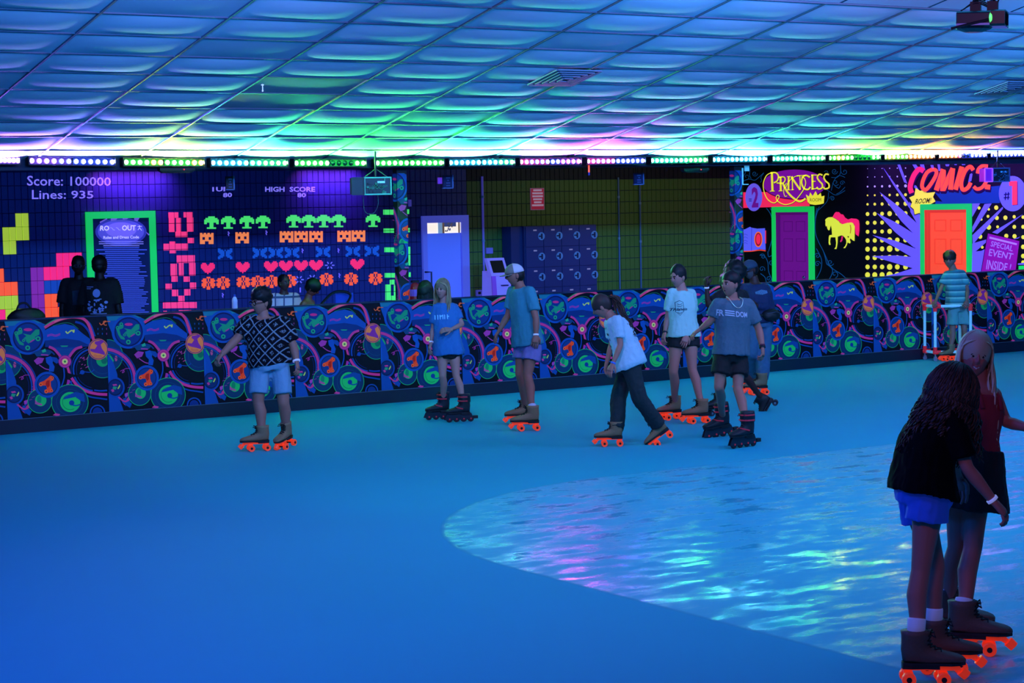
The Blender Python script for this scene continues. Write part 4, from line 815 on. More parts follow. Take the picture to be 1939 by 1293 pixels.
# projector near the camera, top right
c = atD(1860, 37, 11.5); ax = (RT*1+FWD*-.35).normalized(); ax.z = -.02; ax.normalize(); ay = Vector((-ax.y, ax.x, 0)).normalized(); az = ax.cross(ay)
k = 11.5/F; L2, H2 = 45*k, 14*k
pj = thing('effect_projector', (c.x, c.y, c.z-H2), 'long dark effect projector with a glowing green lens hanging from the ceiling', 'projector')
CS = mat('projector_case', '12202c', .35)
m = MB(); pr = [(-1, -.75), (-.85, -1), (.85, -1), (1, -.75), (1, .8), (.8, 1), (-.8, 1), (-1, .8)]
m.loft([[c+ax*x+ay*(u*.11)+az*(v*H2) for u, v in pr] for x in (-L2, L2*.42)]); bevel(obj('case', m, CS, pj), .006)
m = MB(); m.loft([[c+ax*x+ay*(u*.125)+az*(v*H2*1.08) for u, v in pr] for x in (L2*.42, L2)], cap=False)
m.loft([[c+ax*x+ay*(u*r*.125)+az*(v*r*H2*1.08) for u, v in pr] for x, r in ((L2, 1), (L2, .82), (L2*.55, .6))], cap=False); m.loft([[c+ax*(L2*.55)+ay*(u*.6*.125)+az*(v*.6*H2*1.08) for u, v in pr], [c+ax*(L2*.54)+ay*(u*.1)*.1+az*(v*.1)*H2 for u, v in pr]]); obj('lens_hood', m, mat('hood_black', '0a1a14', .3), pj)
m = MB(); lc = atD(1882.5, 37, 11.5)-ay*.135; m.ball(lc, (.020, .012, .036), 14, 8); obj('lens', m, mat('lens_green_glow', '60ff70', .2, 1.6), pj)
m = MB(); m.obox(c+ax*(-L2*.3)-ay*.112+az*(-H2*.8), ax*(L2*.68), ay*.004, az*.006); obj('edge_strip', m, mat('strip_pink', '9070c0', .4, .25), pj)
m = MB(); m.loft([[c+ax*(-L2*.35+math.cos(a_)*r)+ay*(math.sin(a_)*r)-az*(H2+z) for a_ in [2*PI*i/14 for i in range(14)]] for r, z in ((.11, 0), (.10, .012), (.05, .03))]); obj('motor_cap', m, HOUS, pj)
m = MB()
for u in (-L2*.28, L2*.42): q = c+ax*u+az*H2; m.cyl(q, Vector((q.x, q.y, ceilz(q.y))), .018, 8); m.obox(q+az*.03, ax*.03, ay*.03, az*.03)
obj('clamps', m, HOUS, pj); m = MB(); q = c+ax*(-L2*.25)+az*H2
for i in range(6): m.tube(spline([tuple(q+ax*(-.09+.02*i)+az*(.01+.012*i)), tuple(q+az*(.05+.01*i)-ay*.03), tuple(q+ax*(.08-.01*i)+az*(.02+.015*i))], 4), .004, 5)
m.tube(spline([tuple(q+ax*.05), tuple(q+ax*.12+az*.05), tuple(q+ax*.16+az*.2), tuple(q+ax*.2+az*.4)], 4), .004, 5); m.tube([q+ax*.1-ay*.115-az*.05, q-ax*.13-ay*.12-az*.10], .008, 6); obj('cables', m, BLACKM, pj)
# air diffuser in the ceiling
def diffuser(px, py, dx, lab):
    p = ray(px, py); t_ = (3.14+SL*YF-H)/(p.z+SL*p.y); P0 = CAM+p*t_; kx = math.floor((P0.x-TX0)/TW); kr = math.floor((TY0-P0.y)/ROW); X, Y = TX0+TW*(kx+.5)+dx, TY0-ROW*(kr+.5)
    vd = thing('ceiling_diffuser', (X, Y, ceilz(Y)-.03), lab, 'air vent'); n_ = Vector((0, -SL, -1)).normalized(); sy = Vector((0, 1, -SL)).normalized(); C0 = Vector((X, Y, ceilz(Y)-.028))
    for i in range(5):
        r0 = .29-.058*i; m = MB(); e = .016
        for s_ in (-1, 1): m.obox(C0+sy*(r0*s_)+n_*(.010+.006*i), Vector((r0, 0, 0)), sy*e, n_*.006); m.obox(C0+Vector((r0*s_, 0, 0))+n_*(.010+.006*i), Vector((e, 0, 0)), sy*r0, n_*.006)
        obj('louvre_ring', m, mat('diffuser_paint', '707a90', .5), vd)
    m = MB(); m.obox(C0+n_*.004, Vector((.29, 0, 0)), sy*.29, n_*.001); obj('dark_throat', m, mat('throat', '101828', .7), vd)
diffuser(1072, 139, .45, 'square louvred air diffuser in the middle of the sloping ceiling')
diffuser(1925, 158, .1, 'square louvred air diffuser in the ceiling at the right edge')
# sprinklers / small ceiling hooks
for xp, yp, lab in ((497, 165, 'tiny white hook hanging from the ceiling grid, left side'), ):
    p = ray(xp, yp-6); t_ = (3.14+SL*YF-H)/(p.z+SL*p.y); P0 = CAM+p*t_; t = thing('ceiling_hook', P0-Vector((0, 0, .07)), lab, 'hook'); m = MB(); m.cyl(P0, P0-Vector((0, 0, .07)), .006, 6); m.ball(P0-Vector((0, 0, .07)), .01); m.cyl(P0-Vector((.015, 0, .01)), P0-Vector((-.015, 0, .01)), .005, 6); obj('hook', m, mat('hook_white', 'e0e8ff', .4, .4), t)
# bags, bottle and extinguisher in the walkway
bt = BT
def lump(nm, px, py, D, r, mt, lab, cat, extra=None):
    c = atD(px, py, D); t = thing(nm, (c.x, c.y, 0), lab, cat); m = MB(); m.ball(c, r, 18, 12)
    for v in m.v: v += Vector((noise.noise(v*9), noise.noise(v*9+Vector((5, 0, 0))), noise.noise(v*9+Vector((0, 7, 0)))))*.035
    obj('bag_body', m, mt, t, smooth=True); return t, c
t, c = lump('black_bag', 50, 601, 23.4, (.22, .13, .11), BLACKM, 'crumpled black bag behind the barrier at the left edge', 'bag'); m = MB(); m.tube(spline([tuple(c+Vector((-.12, 0, .08))), tuple(c+Vector((-.08, 0, .16))), tuple(c+Vector((0, 0, .17))), tuple(c+Vector((.06, 0, .1)))], 5), .012, 6); obj('handle', m, BLACKM, t)
TZ = c.z-.12; m = MB(); m.box((c.x-.4, c.y-.2, TZ-.04), (c.x+.4, c.y+.25, TZ)); tt = thing('side_table', (c.x, c.y, 0), 'small table behind the barrier under the black bag', 'table'); obj('table_top', m, BLACKM, tt)
for a_ in (-.35, .35):
    for b_ in (-.15, .2): m = MB(); m.cyl((c.x+a_, c.y+b_, 0), (c.x+a_, c.y+b_, TZ-.03), .02); obj('leg', m, BLACKM, tt)
c = onY(445, 590, YF+.08); t = thing('water_bottle', (c.x, YF+.08, BT), 'small clear water bottle standing on the barrier left of the man in glasses', 'bottle')
m = MB(); rz = [(0, .03), (.01, .034), (.07, .032), (.09, .034), (.12, .026), (.14, .012)]; m.loft([[Vector((c.x+r*math.cos(2*PI*j/12), YF+.08+r*math.sin(2*PI*j/12), BT+z)) for j in range(12)] for z, r in rz]); obj('bottle_body', m, mat('bottle_plastic', '9ab0e0', .2, .15), t, smooth=True)
m = MB(); m.cyl((c.x, YF+.08, BT+.14), (c.x, YF+.08, BT+.165), .014); obj('cap', m, mat('cap_blue', '4060c0', .4), t)
c = onY(786, 560, 22.6); t = thing('fire_extinguisher', (c.x, 22.6, .75), 'red and violet fire extinguisher on a stand right of the left wrapped post', 'extinguisher'); m = MB(); m.loft([[Vector((c.x+r*math.cos(2*PI*j/14), 22.6+r*math.sin(2*PI*j/14), z)) for j in range(14)] for z, r in ((.75, .07), (.77, .075), (1.27, .075), (1.36, .05), (1.38, .02))]); obj('cylinder', m, mat('ext_red', '8a1028', .35, .1), t, smooth=True)
m = MB(); m.cyl((c.x, 22.6, 1.2), (c.x, 22.6, 1.29), .077, 14); obj('label_band', m, mat('ext_label', '5a50c0', .4, .3), t); m = MB(); m.box((c.x-.05, 22.58, 1.38), (c.x+.06, 22.62, 1.41)); m.tube([(c.x+.05, 22.6, 1.4), (c.x+.11, 22.6, 1.3), (c.x+.1, 22.6, 1.0)], .01); obj('handle', m, BLACKM, t)
m = MB(); m.box((c.x-.09, 22.51, 0), (c.x+.09, 22.69, .75)); obj('stand', m, BLACKM, t)
# blue folding chair behind the barrier
a, b = onY(634, 556, 23), onY(668, 580, 23); t = thing('blue_chair', ((a.x+b.x)/2, 23, 0), 'blue backed chair behind the barrier with a black strap over it', 'chair'); CB = mat('chair_blue', '1038b0', .5, .28)
m = MB(); m.loft([[Vector((x, y, z)) for x, y in ((a.x, 22.98), (b.x, 22.98), (b.x, 23.02), (a.x, 23.02))] for z in (.75, 1.0, a.z)]); obj('backrest', m, CB, t); m = MB(); m.box((a.x, 22.55, .43), (b.x, 22.98, .48)); obj('seat', m, CB, t)
for x in (a.x+.02, b.x-.02):
    for y in (22.58, 22.98): m = MB(); m.cyl((x, y, 0), (x, y, .44 if y < 22.9 else .8), .014); obj('leg', m, mat('chair_leg', '202838', .4), t)
m = MB(); m.tube(spline([tuple(onY(603, 582, 22.9)), tuple(onY(628, 556, 22.9)), tuple(onY(650, 552, 22.9)), tuple(onY(664, 560, 22.9)), tuple(onY(650, 585, 22.9))], 5), .018, 6); obj('strap', m, BLACKM, t)

# ================================================================ people
RH = Vector((math.cos(YAW), -math.sin(YAW), 0)); FH = Vector((math.sin(YAW), math.cos(YAW), 0)); UP = Vector((0, 0, 1))
def heading(deg):                                                    # 0 towards the camera, +90 to the right, -90 to the left, 180 away
    a = math.radians(deg); return (-FH*math.cos(a)+RH*math.sin(a)).normalized()
SKINM = paint('skin_and_hair_colour', .55, 0.); SKINM.node_tree.nodes['Principled BSDF'].inputs['Specular IOR Level'].default_value = .35
def finish(name, mb, mt, parent, voxel=.011, smooth=3, folds=0., seed=0, extra=None, col=None):
    """remesh the overlapping solids into one continuous skin or garment"""
    o = obj(name, mb, mt if isinstance(mt, list) else [mt], None, origin=(0, 0, 0)); md = o.modifiers.new('r', 'REMESH'); md.mode = 'VOXEL'; md.voxel_size = voxel; md.use_smooth_shade = True
    sm = o.modifiers.new('s', 'SMOOTH'); sm.factor = .5; sm.iterations = smooth
    dg = bpy.context.evaluated_depsgraph_get(); me = bpy.data.meshes.new_from_object(o.evaluated_get(dg)); mats_ = list(o.data.materials); bpy.data.objects.remove(o)
    vs = [v.co.copy() for v in me.vertices]; fs = [list(p.vertices) for p in me.polygons]
    if folds:
        ns = [v.normal.copy() for v in me.vertices]; off = Vector((seed*3.1, seed*1.7, 0))
        for i, v in enumerate(vs):
            n1 = noise.noise(Vector((v.x*9, v.y*9, v.z*3.2))+off); n2 = noise.noise(Vector((v.x*22, v.y*22, v.z*9))+off)
            vs[i] = v+ns[i]*(folds*(n1*1.7-abs(n2)*1.1+.35*noise.noise(v*34+off)))
    bpy.data.meshes.remove(me)
    out = MB(); out.add(vs, fs, 0, col)
    if extra: n = len(out.v); out.v += extra.v; out.f += [[k+n for k in f] for f in extra.f]; out.m += extra.m; out.c += extra.c
    return obj(name, out, mt, parent, smooth=True)
def frame(up, front):
    up = up.normalized(); front = (front-up*front.dot(up)).normalized(); return up.cross(front)*-1, front, up   # right-hand side, front, up
def ellring(c, sx, fx, hw, hd, n=20, sq=.85):
    out = []
    for k in range(n):
        a = 2*PI*k/n; ca, sa = math.cos(a), math.sin(a); ca = math.copysign(abs(ca)**sq, ca); sa = math.copysign(abs(sa)**sq, sa); out.append(c+sx*(hw*ca)+fx*(hd*sa))
    return out
def lerp(a, b, t): return a+(b-a)*t
def hand(mb, wr, tip, palm_n, s=1., curl=.5, col=None, flip=1):
    """palm, thumb and four fingers; wr wrist point, tip the direction the hand points to"""
    d = (tip-wr); L = .17*s; d = d.normalized(); pn = (palm_n-d*palm_n.dot(d)); pn = pn.normalized() if pn.length > 1e-4 else d.orthogonal(); sd = d.cross(pn)*flip
    k = s
    rings = [ellring(wr+d*(x*k), sd, pn, w*k, t*k, 10, .9) for x, w, t in ((-.01, .024, .018), (.015, .028, .018), (.045, .038, .017), (.075, .040, .015), (.088, .036, .012))]
    mb.loft(rings, True, 0, col)
    for i, (o_, ln) in enumerate(((-.030, .070), (-.010, .080), (.010, .074), (.029, .058))):
        p = wr+d*(.082*k)+sd*(o_*k); dirv = (d+sd*(o_*2.2)).normalized(); pts = [p-dirv*.012*k]; a = 0.
        for seg in (.45, .32, .23): a += curl*(1.0+.12*i); dd = (dirv*math.cos(a-.4*curl)+pn*math.sin(a-.4*curl)).normalized(); pts.append(pts[-1]+dd*(ln*seg*k+(.012*k if seg == .45 else 0)))
        mb.tube(pts, [.0095*k, .009*k, .0085*k, .0065*k], 7, 0, col)
    p = wr+d*(.022*k)-sd*(.024*k); t1 = (d*.75-sd*.75+pn*.3).normalized(); t2 = (d*.95-sd*.25+pn*.45*(1+curl)).normalized(); mb.tube([p, p+t1*.035*k, p+t1*.035*k+t2*.028*k, p+t1*.035*k+t2*.05*k], [.013*k, .012*k, .0105*k, .007*k], 7, 0, col)
def head_mesh(mb, c, ex, ey, ez, k, skin, brow='241a18', lip=None, smile=0., female=False, beard=None, mouth_open=0., fine=False):
    """one head: skull, jaw, sockets, nose, lips, chin and ears; ex to the person's right, ey forward, ez up"""
    nu, nv = (92, 76) if fine else (44, 34); vs = []; cols = []; g = lambda a, b: math.exp(-(a/b)**2)
    def surf(x, y, z):
        fr = max(0, y); X, Y_, Z = x*.0735, y*.092, z*.118
        if z < 0: X *= 1-.30*(-z)**1.5; Y_ *= (1-.10*(-z)) if y > 0 else (1-.42*(-z)**1.1)
        if y > 0: Y_ *= .95; X *= 1-.04*y
        if y < 0: X *= 1.04
        f2 = fr**1.5
        Y_ += .021*g(x, .10)*g(z+.13+.0, .14)*f2+.011*g(x, .075)*g(z-.04, .16)*f2+.006*g(abs(x)-.11, .07)*g(z+.2, .06)*f2
        Y_ -= .0105*g(abs(x)-.34, .17)*g(z-.06, .11)*f2
        Y_ += .0045*g(abs(x)-.30, .22)*g(z-.24, .08)*f2
        Y_ += .006*g(abs(x)-.42, .18)*g(z+.22, .17)*f2*(1+smile*.6)
        Y_ += (.0065*g(x, .22)*g(z+.42, .045)+.006*g(x, .19)*g(z+.54, .05)-.004*g(x, .24)*g(z+.475, .022))*f2
        Y_ += .010*g(x, .22)*g(z+.84, .16)*f2
        return ex*X+ey*Y_+ez*Z
    for i in range(nv+1):
        th = PI*i/nv
        for j in range(nu): ph = 2*PI*j/nu; vs.append(c+surf(math.sin(th)*math.cos(ph), math.sin(th)*math.sin(ph), math.cos(th))*k)
    lips = lip or 'a05a58'
    for i in range(nv):
        for j in range(nu):
            j2 = (j+1) % nu; th = PI*(i+.5)/nv; ph = 2*PI*(j+.5)/nu; x, y, z = math.sin(th)*math.cos(ph), math.sin(th)*math.sin(ph), math.cos(th); cc = skin
            if y > 0:
                zs = z-smile*.10*(abs(x)/.3)**2
                if abs(zs+.475) < .060 and abs(x) < .25+.10*smile: cc = lips
                if smile > .5 and abs(zs+.47) < .030 and abs(x) < .24: cc = 'd8d0cc'
                if mouth_open and abs(z+.49) < .06 and abs(x) < .14: cc = '200c10'
                if .13 < abs(x) < .50 and abs(z-.235+.10*(abs(x)-.3)**2) < .042: cc = brow
                if beard and (z < -.33 or (abs(x) > .55 and z < -.05)) and y > .15 and cc == skin and not (abs(z+.475) < .08 and abs(x) < .2): cc = beard
            n = len(mb.v) if False else 0
            cols.append(cc)
    n0 = len(mb.v); mb.v += vs; q = 0
    for i in range(nv):
        for j in range(nu): j2 = (j+1) % nu; mb.f.append([n0+i*nu+j, n0+(i+1)*nu+j, n0+(i+1)*nu+j2, n0+i*nu+j2]); mb.m.append(0); mb.c.append(cols[q]); q += 1
    for s_ in (-1, 1):
        e = c+(ex*(.0245*s_)+ey*.0715+ez*.007)*k; mb.ball(e, .0118*k, 12, 8, 0, 'b0a8a4'); mb.ball(e+(ey*.0078)*k, .0078*k, 10, 6, 0, '140e0c'); R = Matrix((ex, ey, ez)).transposed()
        mb.ball(e+(ez*.0080+ey*.000)*k, Vector((.0132, .0115, .0070))*k, 12, 6, 0, skin, R); mb.ball(e+(-ez*.0085+ey*.0)*k, Vector((.013, .0110, .0055))*k, 12, 6, 0, skin, R)
        mb.tube([e+(ex*(.0135*math.cos(t))+ez*(.0045+.0065*math.sin(t))+ey*(.0105+.002*math.sin(t)))*k for t in [PI*q_/6 for q_ in range(7)]], .0019*k, 5, 0, '1a1210')
        mb.ball(c+(ex*(.073*s_)-ey*.008-ez*.008)*k, Vector((.010, .019, .030))*k, 10, 8, 0, skin, R); mb.ball(c+(ex*(.080*s_)-ey*.010-ez*.004)*k, Vector((.004, .015, .024))*k, 10, 8, 0, skin, R)
def hair_strands(mb, c, ex, ey, ez, k, n, length, seed, col, col2, curl=0., r=.008, spread=.5, back=1., front_gap=.5, cling=.012, gravity=UP*-1, wav=.01, fall=None, stiff=.0):
    rnd = random.Random(seed)
    for i in range(n):
        u = rnd.random(); a = (rnd.random()*2-1)*PI*(1-front_gap*.5); el = rnd.uniform(.15, 1.0)*PI/2
        # scalp direction: a measured from the back of the head
        d = Vector((math.sin(a)*math.cos(el), -math.cos(a)*math.cos(el), math.sin(el)))
        if d.y > .12 and d.z < .80: continue
        if d.y > .35: continue
        rad = lambda q: Vector((q.x*.0775, q.y*.098, q.z*.122))
        side = Vector((math.sin(a), -math.cos(a), 0)); pts = []
        steps = 5; el0 = el
        for s in range(steps+1):                                     # down over the skull
            e_ = el0*(1-s/steps)-.15*s/steps; q = Vector((side.x*math.cos(e_), side.y*math.cos(e_), math.sin(e_))); q = rad(q)*(1+cling/.09+.10*rnd.random()*(s/steps)); pts.append(c+(ex*q.x+ey*q.y+ez*q.z)*k)
        L = length*rnd.uniform(.75, 1.05); out = (ex*side.x+ey*side.y); m_ = 7 if not curl else 12; v = (gravity*1.+out*spread*rnd.uniform(.3, 1)).normalized(); ph = rnd.random()*6.28; p = pts[-1]
        for s in range(1, m_+1):
            v = (v*.75+(gravity if fall is None else fall)*.25).normalized(); p = p+v*(L/m_); o_ = Vector((math.sin(ph+s*1.5), math.cos(ph+s*1.3), math.sin(ph*2+s*1.7)*.5))*(curl if curl else wav*s/m_)
            pts.append(p+o_)
        if curl:
            pts = [q+Vector((math.sin(ph+j*1.9), math.cos(ph+j*1.9), 0))*curl*.5*min(1, j/3) for j, q in enumerate(pts)]
        pp = [Vector(q) for q in spline([tuple(q) for q in pts], 2)]; N = len(pp); rr_ = [r*k*(.55+.75*math.sin(PI*min(1, (j+2)/(N+3)))) for j in range(N)]
        mb.tube(pp, rr_, 5, 0, col if rnd.random() < .6 else col2)
def part_strands(mb, c, ex, ey, ez, k, n, length, seed, col, col2, r=.004, wav=.02, w=.082):
    rnd = random.Random(seed)                                        # locks combed from a middle parting down both sides of the face
    for i in range(n):
        s_ = 1 if i % 2 else -1; y0 = rnd.uniform(-.06, .070); j = lambda a: rnd.uniform(-a, a); L = length*rnd.uniform(.8, 1.05)
        P = [(s_*.004, y0, .124-abs(y0)*.42), (s_*.045, y0*.92+.006, .112-abs(y0)*.5), (s_*(w-.006), y0*.62+j(.008), .055), (s_*w, y0*.45+j(.008), .0), (s_*(w+.002), y0*.4+j(.01), -.055), (s_*(w-.004), y0*.4+j(.012), -.10)]
        pts = [c+(ex*x+ey*y+ez*z)*k for x, y, z in P]; p = pts[-1]; ph = rnd.random()*6
        for q in range(1, 7): pts.append(p+UP*(-(L-.12)*q/6)+(ex*(s_*.006*q*rnd.random())+ex*math.sin(ph+q)*wav*q/6+ey*math.cos(ph+q*1.2)*wav*q/6)*k)
        pp = [Vector(q) for q in spline([tuple(q) for q in pts], 2)]; mb.tube(pp, [r*k*(.7+.5*math.sin(PI*(t+1)/(len(pp)+1))) for t in range(len(pp))], 5, 0, col if rnd.random() < .6 else col2)
def hair_cap(mb, c, ex, ey, ez, k, col, size=(.083, .102, .118), off=(0, -.016, .022), amp=.008, fr=30, seed=0, n=30, m=20, col2=None):
    R = Matrix((ex, ey, ez)).transposed(); cc = c+R @ Vector(off)*k; t = MB(); t.ball(cc, Vector(size)*k, n, m, 0, col, R)
    for v in t.v:
        d = (v-cc).normalized(); loc = R.transposed() @ (v-cc)
        v += d*(amp*k*(noise.noise(v*fr+Vector((seed, 0, 0)))+.6*noise.noise(v*fr*2.7)))
    if col2:
        for i in range(len(t.c)):
            if noise.noise(t.v[t.f[i][0]]*fr*1.5) > .12: t.c[i] = col2
    n0 = len(mb.v); mb.v += t.v; mb.f += [[q+n0 for q in f] for f in t.f]; mb.m += t.m; mb.c += t.c

def skate(person, base, fw, up, kind, boot, s=1.):
    """quad or inline skate; base = point on the floor under the ankle"""
    fw = fw.normalized(); up = (up-fw*up.dot(fw)).normalized(); sd = up.cross(fw)
    P = lambda x, y, z: base+(fw*x+sd*y+up*z)*s
    inl = kind == 'inline'; h0 = -.0 if not inl else .012
    bm_ = mat('boot_'+boot[0], boot[0], .6, bump=.2, bscale=120); solem = mat('sole_dark', '0c0d14', .6)
    R_ = [((0, .300), 0, .066, .050), ((0, .262), 0, .062, .050), ((-.002, .22), 4, .060, .047), ((0, .18), 14, .066, .046), ((.0, .1425), 36, .070, .045), ((.052, .128), 50, .048, .043), ((.098, .121), 62, .036, .046), ((.142, .117), 78, .027, .049), ((.184, .113), 90, .021, .044), ((.206, .110), 90, .014, .032), ((.216, .107), 90, .006, .014)]
    hs = (lambda z: z if inl or z < .16 else .16+(z-.16)*.56)
    m = MB(); rings = []
    for (x, z), th, hl, hw in R_:
        z = hs(z)
        a = math.radians(th); ax_ = (fw*math.cos(a)+up*math.sin(a)); rings.append([P(x, 0, z+h0)+(ax_*(hl*math.cos(t)*(1.04 if inl else 1))+sd*(hw*(1.1 if inl else 1)*math.sin(t)))*s for t in [2*PI*q/16 for q in range(16)]])
    m.loft(rings); bt_ = obj('skate', m, bm_, person, smooth=True)
    # sole and heel
    m = MB(); ol = [(-.062, 0), (-.058, .028), (-.02, .036), (.04, .032), (.10, .042), (.15, .047), (.19, .038), (.215, .012), (.215, -.012), (.19, -.038), (.15, -.047), (.10, -.042), (.04, -.032), (-.02, -.036), (-.058, -.028)]
    m.loft([[P(x, y, z) for x, y in ol] for z in (.088+h0, .100+h0)]); m.loft([[P(x, y*.9, z) for x, y in ol[:4]+ol[11:]] for z in (.072+h0, .090+h0)]); obj('sole', m, solem, bt_)
    # laces and tongue
    m = MB()
    top = [(a_, hs(b_)) for a_, b_ in [(.062, .30), (.062, .262), (.060, .225), (.062, .198), (.070, .175), (.092, .160), (.118, .147)]]; lz = top[1][1]
    for i in range(len(top)-1):
        (x0, z0), (x1, z1) = top[i], top[i+1]; m.tube([P(x0-.012, .024, z0+h0+.0), P((x0+x1)/2+.004, 0, (z0+z1)/2+h0+.004), P(x1-.010, -.024, z1+h0)], .004*s, 5); m.tube([P(x0-.012, -.024, z0+h0), P((x0+x1)/2+.005, 0, (z0+z1)/2+h0+.004), P(x1-.010, .024, z1+h0)], .004*s, 5)
    for y_ in (-1, 1): m.tube([P(.058, 0, lz+.01+h0), P(.075, .03*y_, lz+.02+h0), P(.08, .045*y_, lz+h0), P(.064, .01*y_, lz+.005+h0)], .004*s, 5)
    obj('laces', m, mat('lace_black', '07080c', .7) if not inl else mat('lace_dark', '14161e', .6), bt_)
    if not inl:
        om = mat('skate_'+boot[1], boot[1], .45, boot[2]); hub = mat('hub_dark', '200c10', .5) if boot[2] else mat('hub_steel', '9098a8', .3, metal=.8)
        m = MB(); m.loft([[P(x, y*.62, z) for x, y in ol[:1]+ol[1:7]+ol[9:]] for z in (.066, .080)]); m.obox(P(-.035, 0, .056), fw*.018*s, sd*.018*s, up*.014*s); m.obox(P(.115, 0, .056), fw*.018*s, sd*.018*s, up*.014*s); obj('plate', m, om, bt_)
        m = MB()
        for x in (-.035, .115): m.cyl(P(x, -.058, .031), P(x, .058, .031), .007*s, 8); m.obox(P(x, 0, .036), fw*.010*s, sd*.030*s, up*.010*s)
        obj('axles', m, hub, bt_)
        for x in (-.035, .115):
            for y_ in (-1, 1):
                m = MB(); prof = [(.012, .010), (.014, .020), (.016, .028), (.013, .031), (-.013, .031), (-.016, .028), (-.014, .018)]
                m.loft([[P(x, y_*.044+a, .031)+(fw*math.cos(t)+up*math.sin(t))*(r_*s) for t in [2*PI*q/14 for q in range(14)]] for a, r_ in prof], True); w_ = obj('wheel', m, om, bt_, smooth=False)
                m = MB(); m.cyl(P(x, y_*.040, .031), P(x, y_*.062, .031), .0125*s, 10); obj('hub', m, hub, bt_)
        m = MB(); m.tube([P(.165, 0, .075), P(.205, 0, .052)], [.012*s, .014*s], 10); m.tube([P(.196, 0, .060), P(.222, 0, .036)], [.024*s, .022*s], 12); obj('toe_stop', m, om, bt_)
    else:
        m = MB(); m.loft([[P(x, y, z) for x, y, z in ((-.075, yy, .098), (.20, yy, .098), (.215, yy, .075), (.235, yy, .03), (.20, yy, .026), (-.07, yy, .026), (-.095, yy, .04))] for yy in (-.016, -.012)]); m.loft([[P(x, y, z) for x, y, z in ((-.075, yy, .098), (.20, yy, .098), (.215, yy, .075), (.235, yy, .03), (.20, yy, .026), (-.07, yy, .026), (-.095, yy, .04))] for yy in (.012, .016)])
        obj('frame', m, mat('inline_frame', '1a2230', .4), bt_)
        for i, x in enumerate((-.07, .012, .094, .176)):
            m = MB(); m.loft([[P(x, a, .037)+(fw*math.cos(t)+up*math.sin(t))*(r_*s) for t in [2*PI*q/14 for q in range(14)]] for a, r_ in ((.011, .022), (.010, .031), (.004, .037), (-.004, .037), (-.010, .031), (-.011, .022))]); obj('wheel', m, mat('inline_wheel', '3a1822', .5), bt_)
            m = MB(); m.cyl(P(x, -.018, .037), P(x, .018, .037), .009*s, 8); obj('hub', m, mat('hub_red', 'b02838', .5, .25), bt_)
        m = MB()                                                      # cuff, buckle straps in red
        m.loft([[P(0, 0, z+h0)+(fw*(hx*math.cos(t))+sd*(hy*math.sin(t)))*s for t in [2*PI*q/16 for q in range(16)]] for z, hx, hy in ((.21, .072, .060), (.25, .072, .062), (.285, .070, .058))], False); obj('cuff', m, mat('cuff_dark', '0e1420', .4), bt_, smooth=True)
        m = MB()
        for z_, x_ in ((.27, .073), (.225, .073)): m.tube([P(-.02, .062, z_+h0), P(.05, .052, z_+h0), P(x_+.002, 0, z_+h0), P(.05, -.052, z_+h0), P(-.02, -.062, z_+h0)], .007*s, 6)
        m.tube([P(.03, .052, .15), P(.09, .035, .165), P(.10, 0, .17), P(.09, -.035, .165), P(.03, -.052, .15)], .007*s, 6); obj('buckle_strap', m, mat('strap_red', 'a02840', .45, .2), bt_)
        m = MB(); m.obox(P(-.125, 0, .05), fw*.025*s, sd*.018*s, up*.016*s); obj('brake', m, mat('brake_dark', '10131c', .6), bt_)
    return bt_

